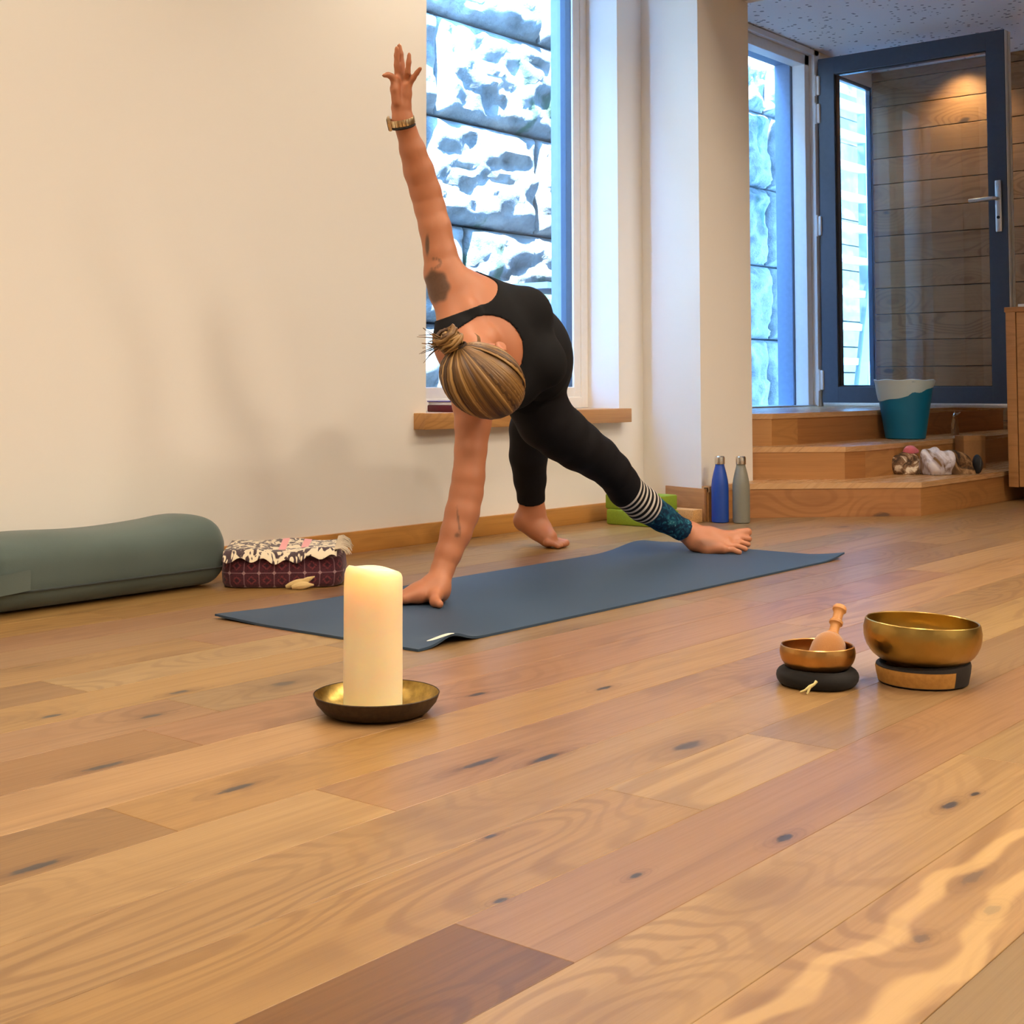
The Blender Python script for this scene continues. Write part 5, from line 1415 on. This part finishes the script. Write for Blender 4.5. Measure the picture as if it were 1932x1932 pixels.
# loose ends sticking out of the bun
for i in range(30):
    dirn = unit(-CR*hr.uniform(0.6, 1.2)+CU*hr.uniform(-0.70, 0.30)+bdir*0.2+CF*hr.uniform(-0.3, 0.3))
    L = hr.uniform(0.030, 0.070); s_ = Bc+bdir*0.010+bu*hr.uniform(-0.015, 0.015)+bw*hr.uniform(-0.015, 0.015)
    cur = unit(np.array([hr.gauss(0, 1), hr.gauss(0, 1), hr.gauss(0, 1)]))*0.018
    add_lock([s_+dirn*L*q/6+cur*(q/6)**2 for q in range(7)], [0.0026*(1-q/6.5)+0.0003 for q in range(7)], min(1, max(0, hr.gauss(0.3, 0.18))), 5, 1.0)
# wisp by the neck
for i in range(5):
    p0 = hd(0.062, -0.060, -0.010); d1 = unit(at(890, 612, 3.36)-p0)
    add_lock([p0+d1*0.05*q/6+Hl*0.006*math.sin(q/6*3)+Hf*0.002*i for q in range(7)], [0.0010*(1-q/7)+0.0002 for q in range(7)], 0.35, 5, 1.0)
hair_obj = hair = np_mesh('hair', np.array(hb_v), np.array(hb_f), M_hair, person, attrs={'tone': np.array(hb_t)})
# under-cap so that no skin shows between the locks
us, vs_ = 40, 28
cap = []
for i in range(vs_):
    for j in range(us):
        ph = math.pi*0.62*i/(vs_-1); az = 2*math.pi*j/us
        pole = unit(Hup*0.75-Hf*0.65)
        e1 = Hl; e2 = np.cross(pole, e1)
        d_ = unit(pole*math.cos(ph)+(e1*math.cos(az)+e2*math.sin(az))*math.sin(ph))
        cap.append(surf(d_, 0.962))
cf_ = [(i*us+j, i*us+(j+1) % us, (i+1)*us+(j+1) % us, (i+1)*us+j) for i in range(vs_-1) for j in range(us)]
np_mesh('hair_base', np.array(cap), np.array(cf_), M_hair, hair_obj, attrs={'tone': np.full(len(cap), 0.12)})
MB().tube([B0+bu*0.017*math.cos(a)+bw*0.017*math.sin(a)-bdir*0.002 for a in np.linspace(0, 2*math.pi, 25)], 0.0032, 8, cap=False).build('hair_tie', plain('brown_elastic', (0.05, 0.03, 0.02), 0.8), hair_obj)

# --- wristwatch on the raised arm
wc = at(759, 229, 3.50); wa = unit(at(766, 250, 3.515)-at(757, 206, 3.495))
wf = unit(-CF-wa*(-CF @ wa)); wl = np.cross(wa, wf)
if wl @ CR > 0: wl = -wl                                # wl points to the photo's left
watch = tag(empty('wristwatch', tuple(wc)), 'gold-toned wristwatch on the raised wrist', 'watch')
M_gold = plain('pale_gold_links', (0.78, 0.62, 0.38), 0.3, 1.0, nscale=200, namt=0.15)
nl = 22
for q in range(nl):
    a = 2*math.pi*q/nl
    if math.cos(a) > 0.86: continue
    mb = MB().box((-0.0040, -0.0012, -0.0085), (0.0040, 0.0012, 0.0085), 0.0008)
    n_ = wl*math.cos(a)+wf*math.sin(a); tg = -wl*math.sin(a)+wf*math.cos(a)
    ctr = wl*0.0310*math.cos(a)+wf*0.0300*math.sin(a)
    m_ = Matrix(((tg[0], n_[0], wa[0], ctr[0]), (tg[1], n_[1], wa[1], ctr[1]), (tg[2], n_[2], wa[2], ctr[2]), (0, 0, 0, 1)))
    mb.xf(m_); mb.build('band_link', M_gold, watch)
m_ = Matrix(((wf[0], wl[0], wa[0], wl[0]*0.032), (wf[1], wl[1], wa[1], wl[1]*0.032), (wf[2], wl[2], wa[2], wl[2]*0.032), (0, 0, 0, 1)))
wcase = MB().box((-0.017, -0.0045, -0.0175), (0.017, 0.0055, 0.0175), 0.004).xf(m_).build('watch_case', M_gold, watch)
MB().box((-0.014, 0.005, -0.0145), (0.014, 0.0062, 0.0145), 0.0005).xf(m_).build('watch_face', plain('black_glass', (0.01, 0.01, 0.012), 0.08), wcase)
# dark hair band worn under the watch
band = tag(MB().tube([wc+wa*0.0125+(wl*0.0285*math.cos(a)+wf*0.0285*math.sin(a)) for a in np.linspace(0, 2*math.pi, 33)], 0.0035, 8, cap=False).build('wrist_band', plain('black_elastic', (0.012, 0.01, 0.01), 0.8)), 'thin black elastic band below the gold watch', 'wrist band')
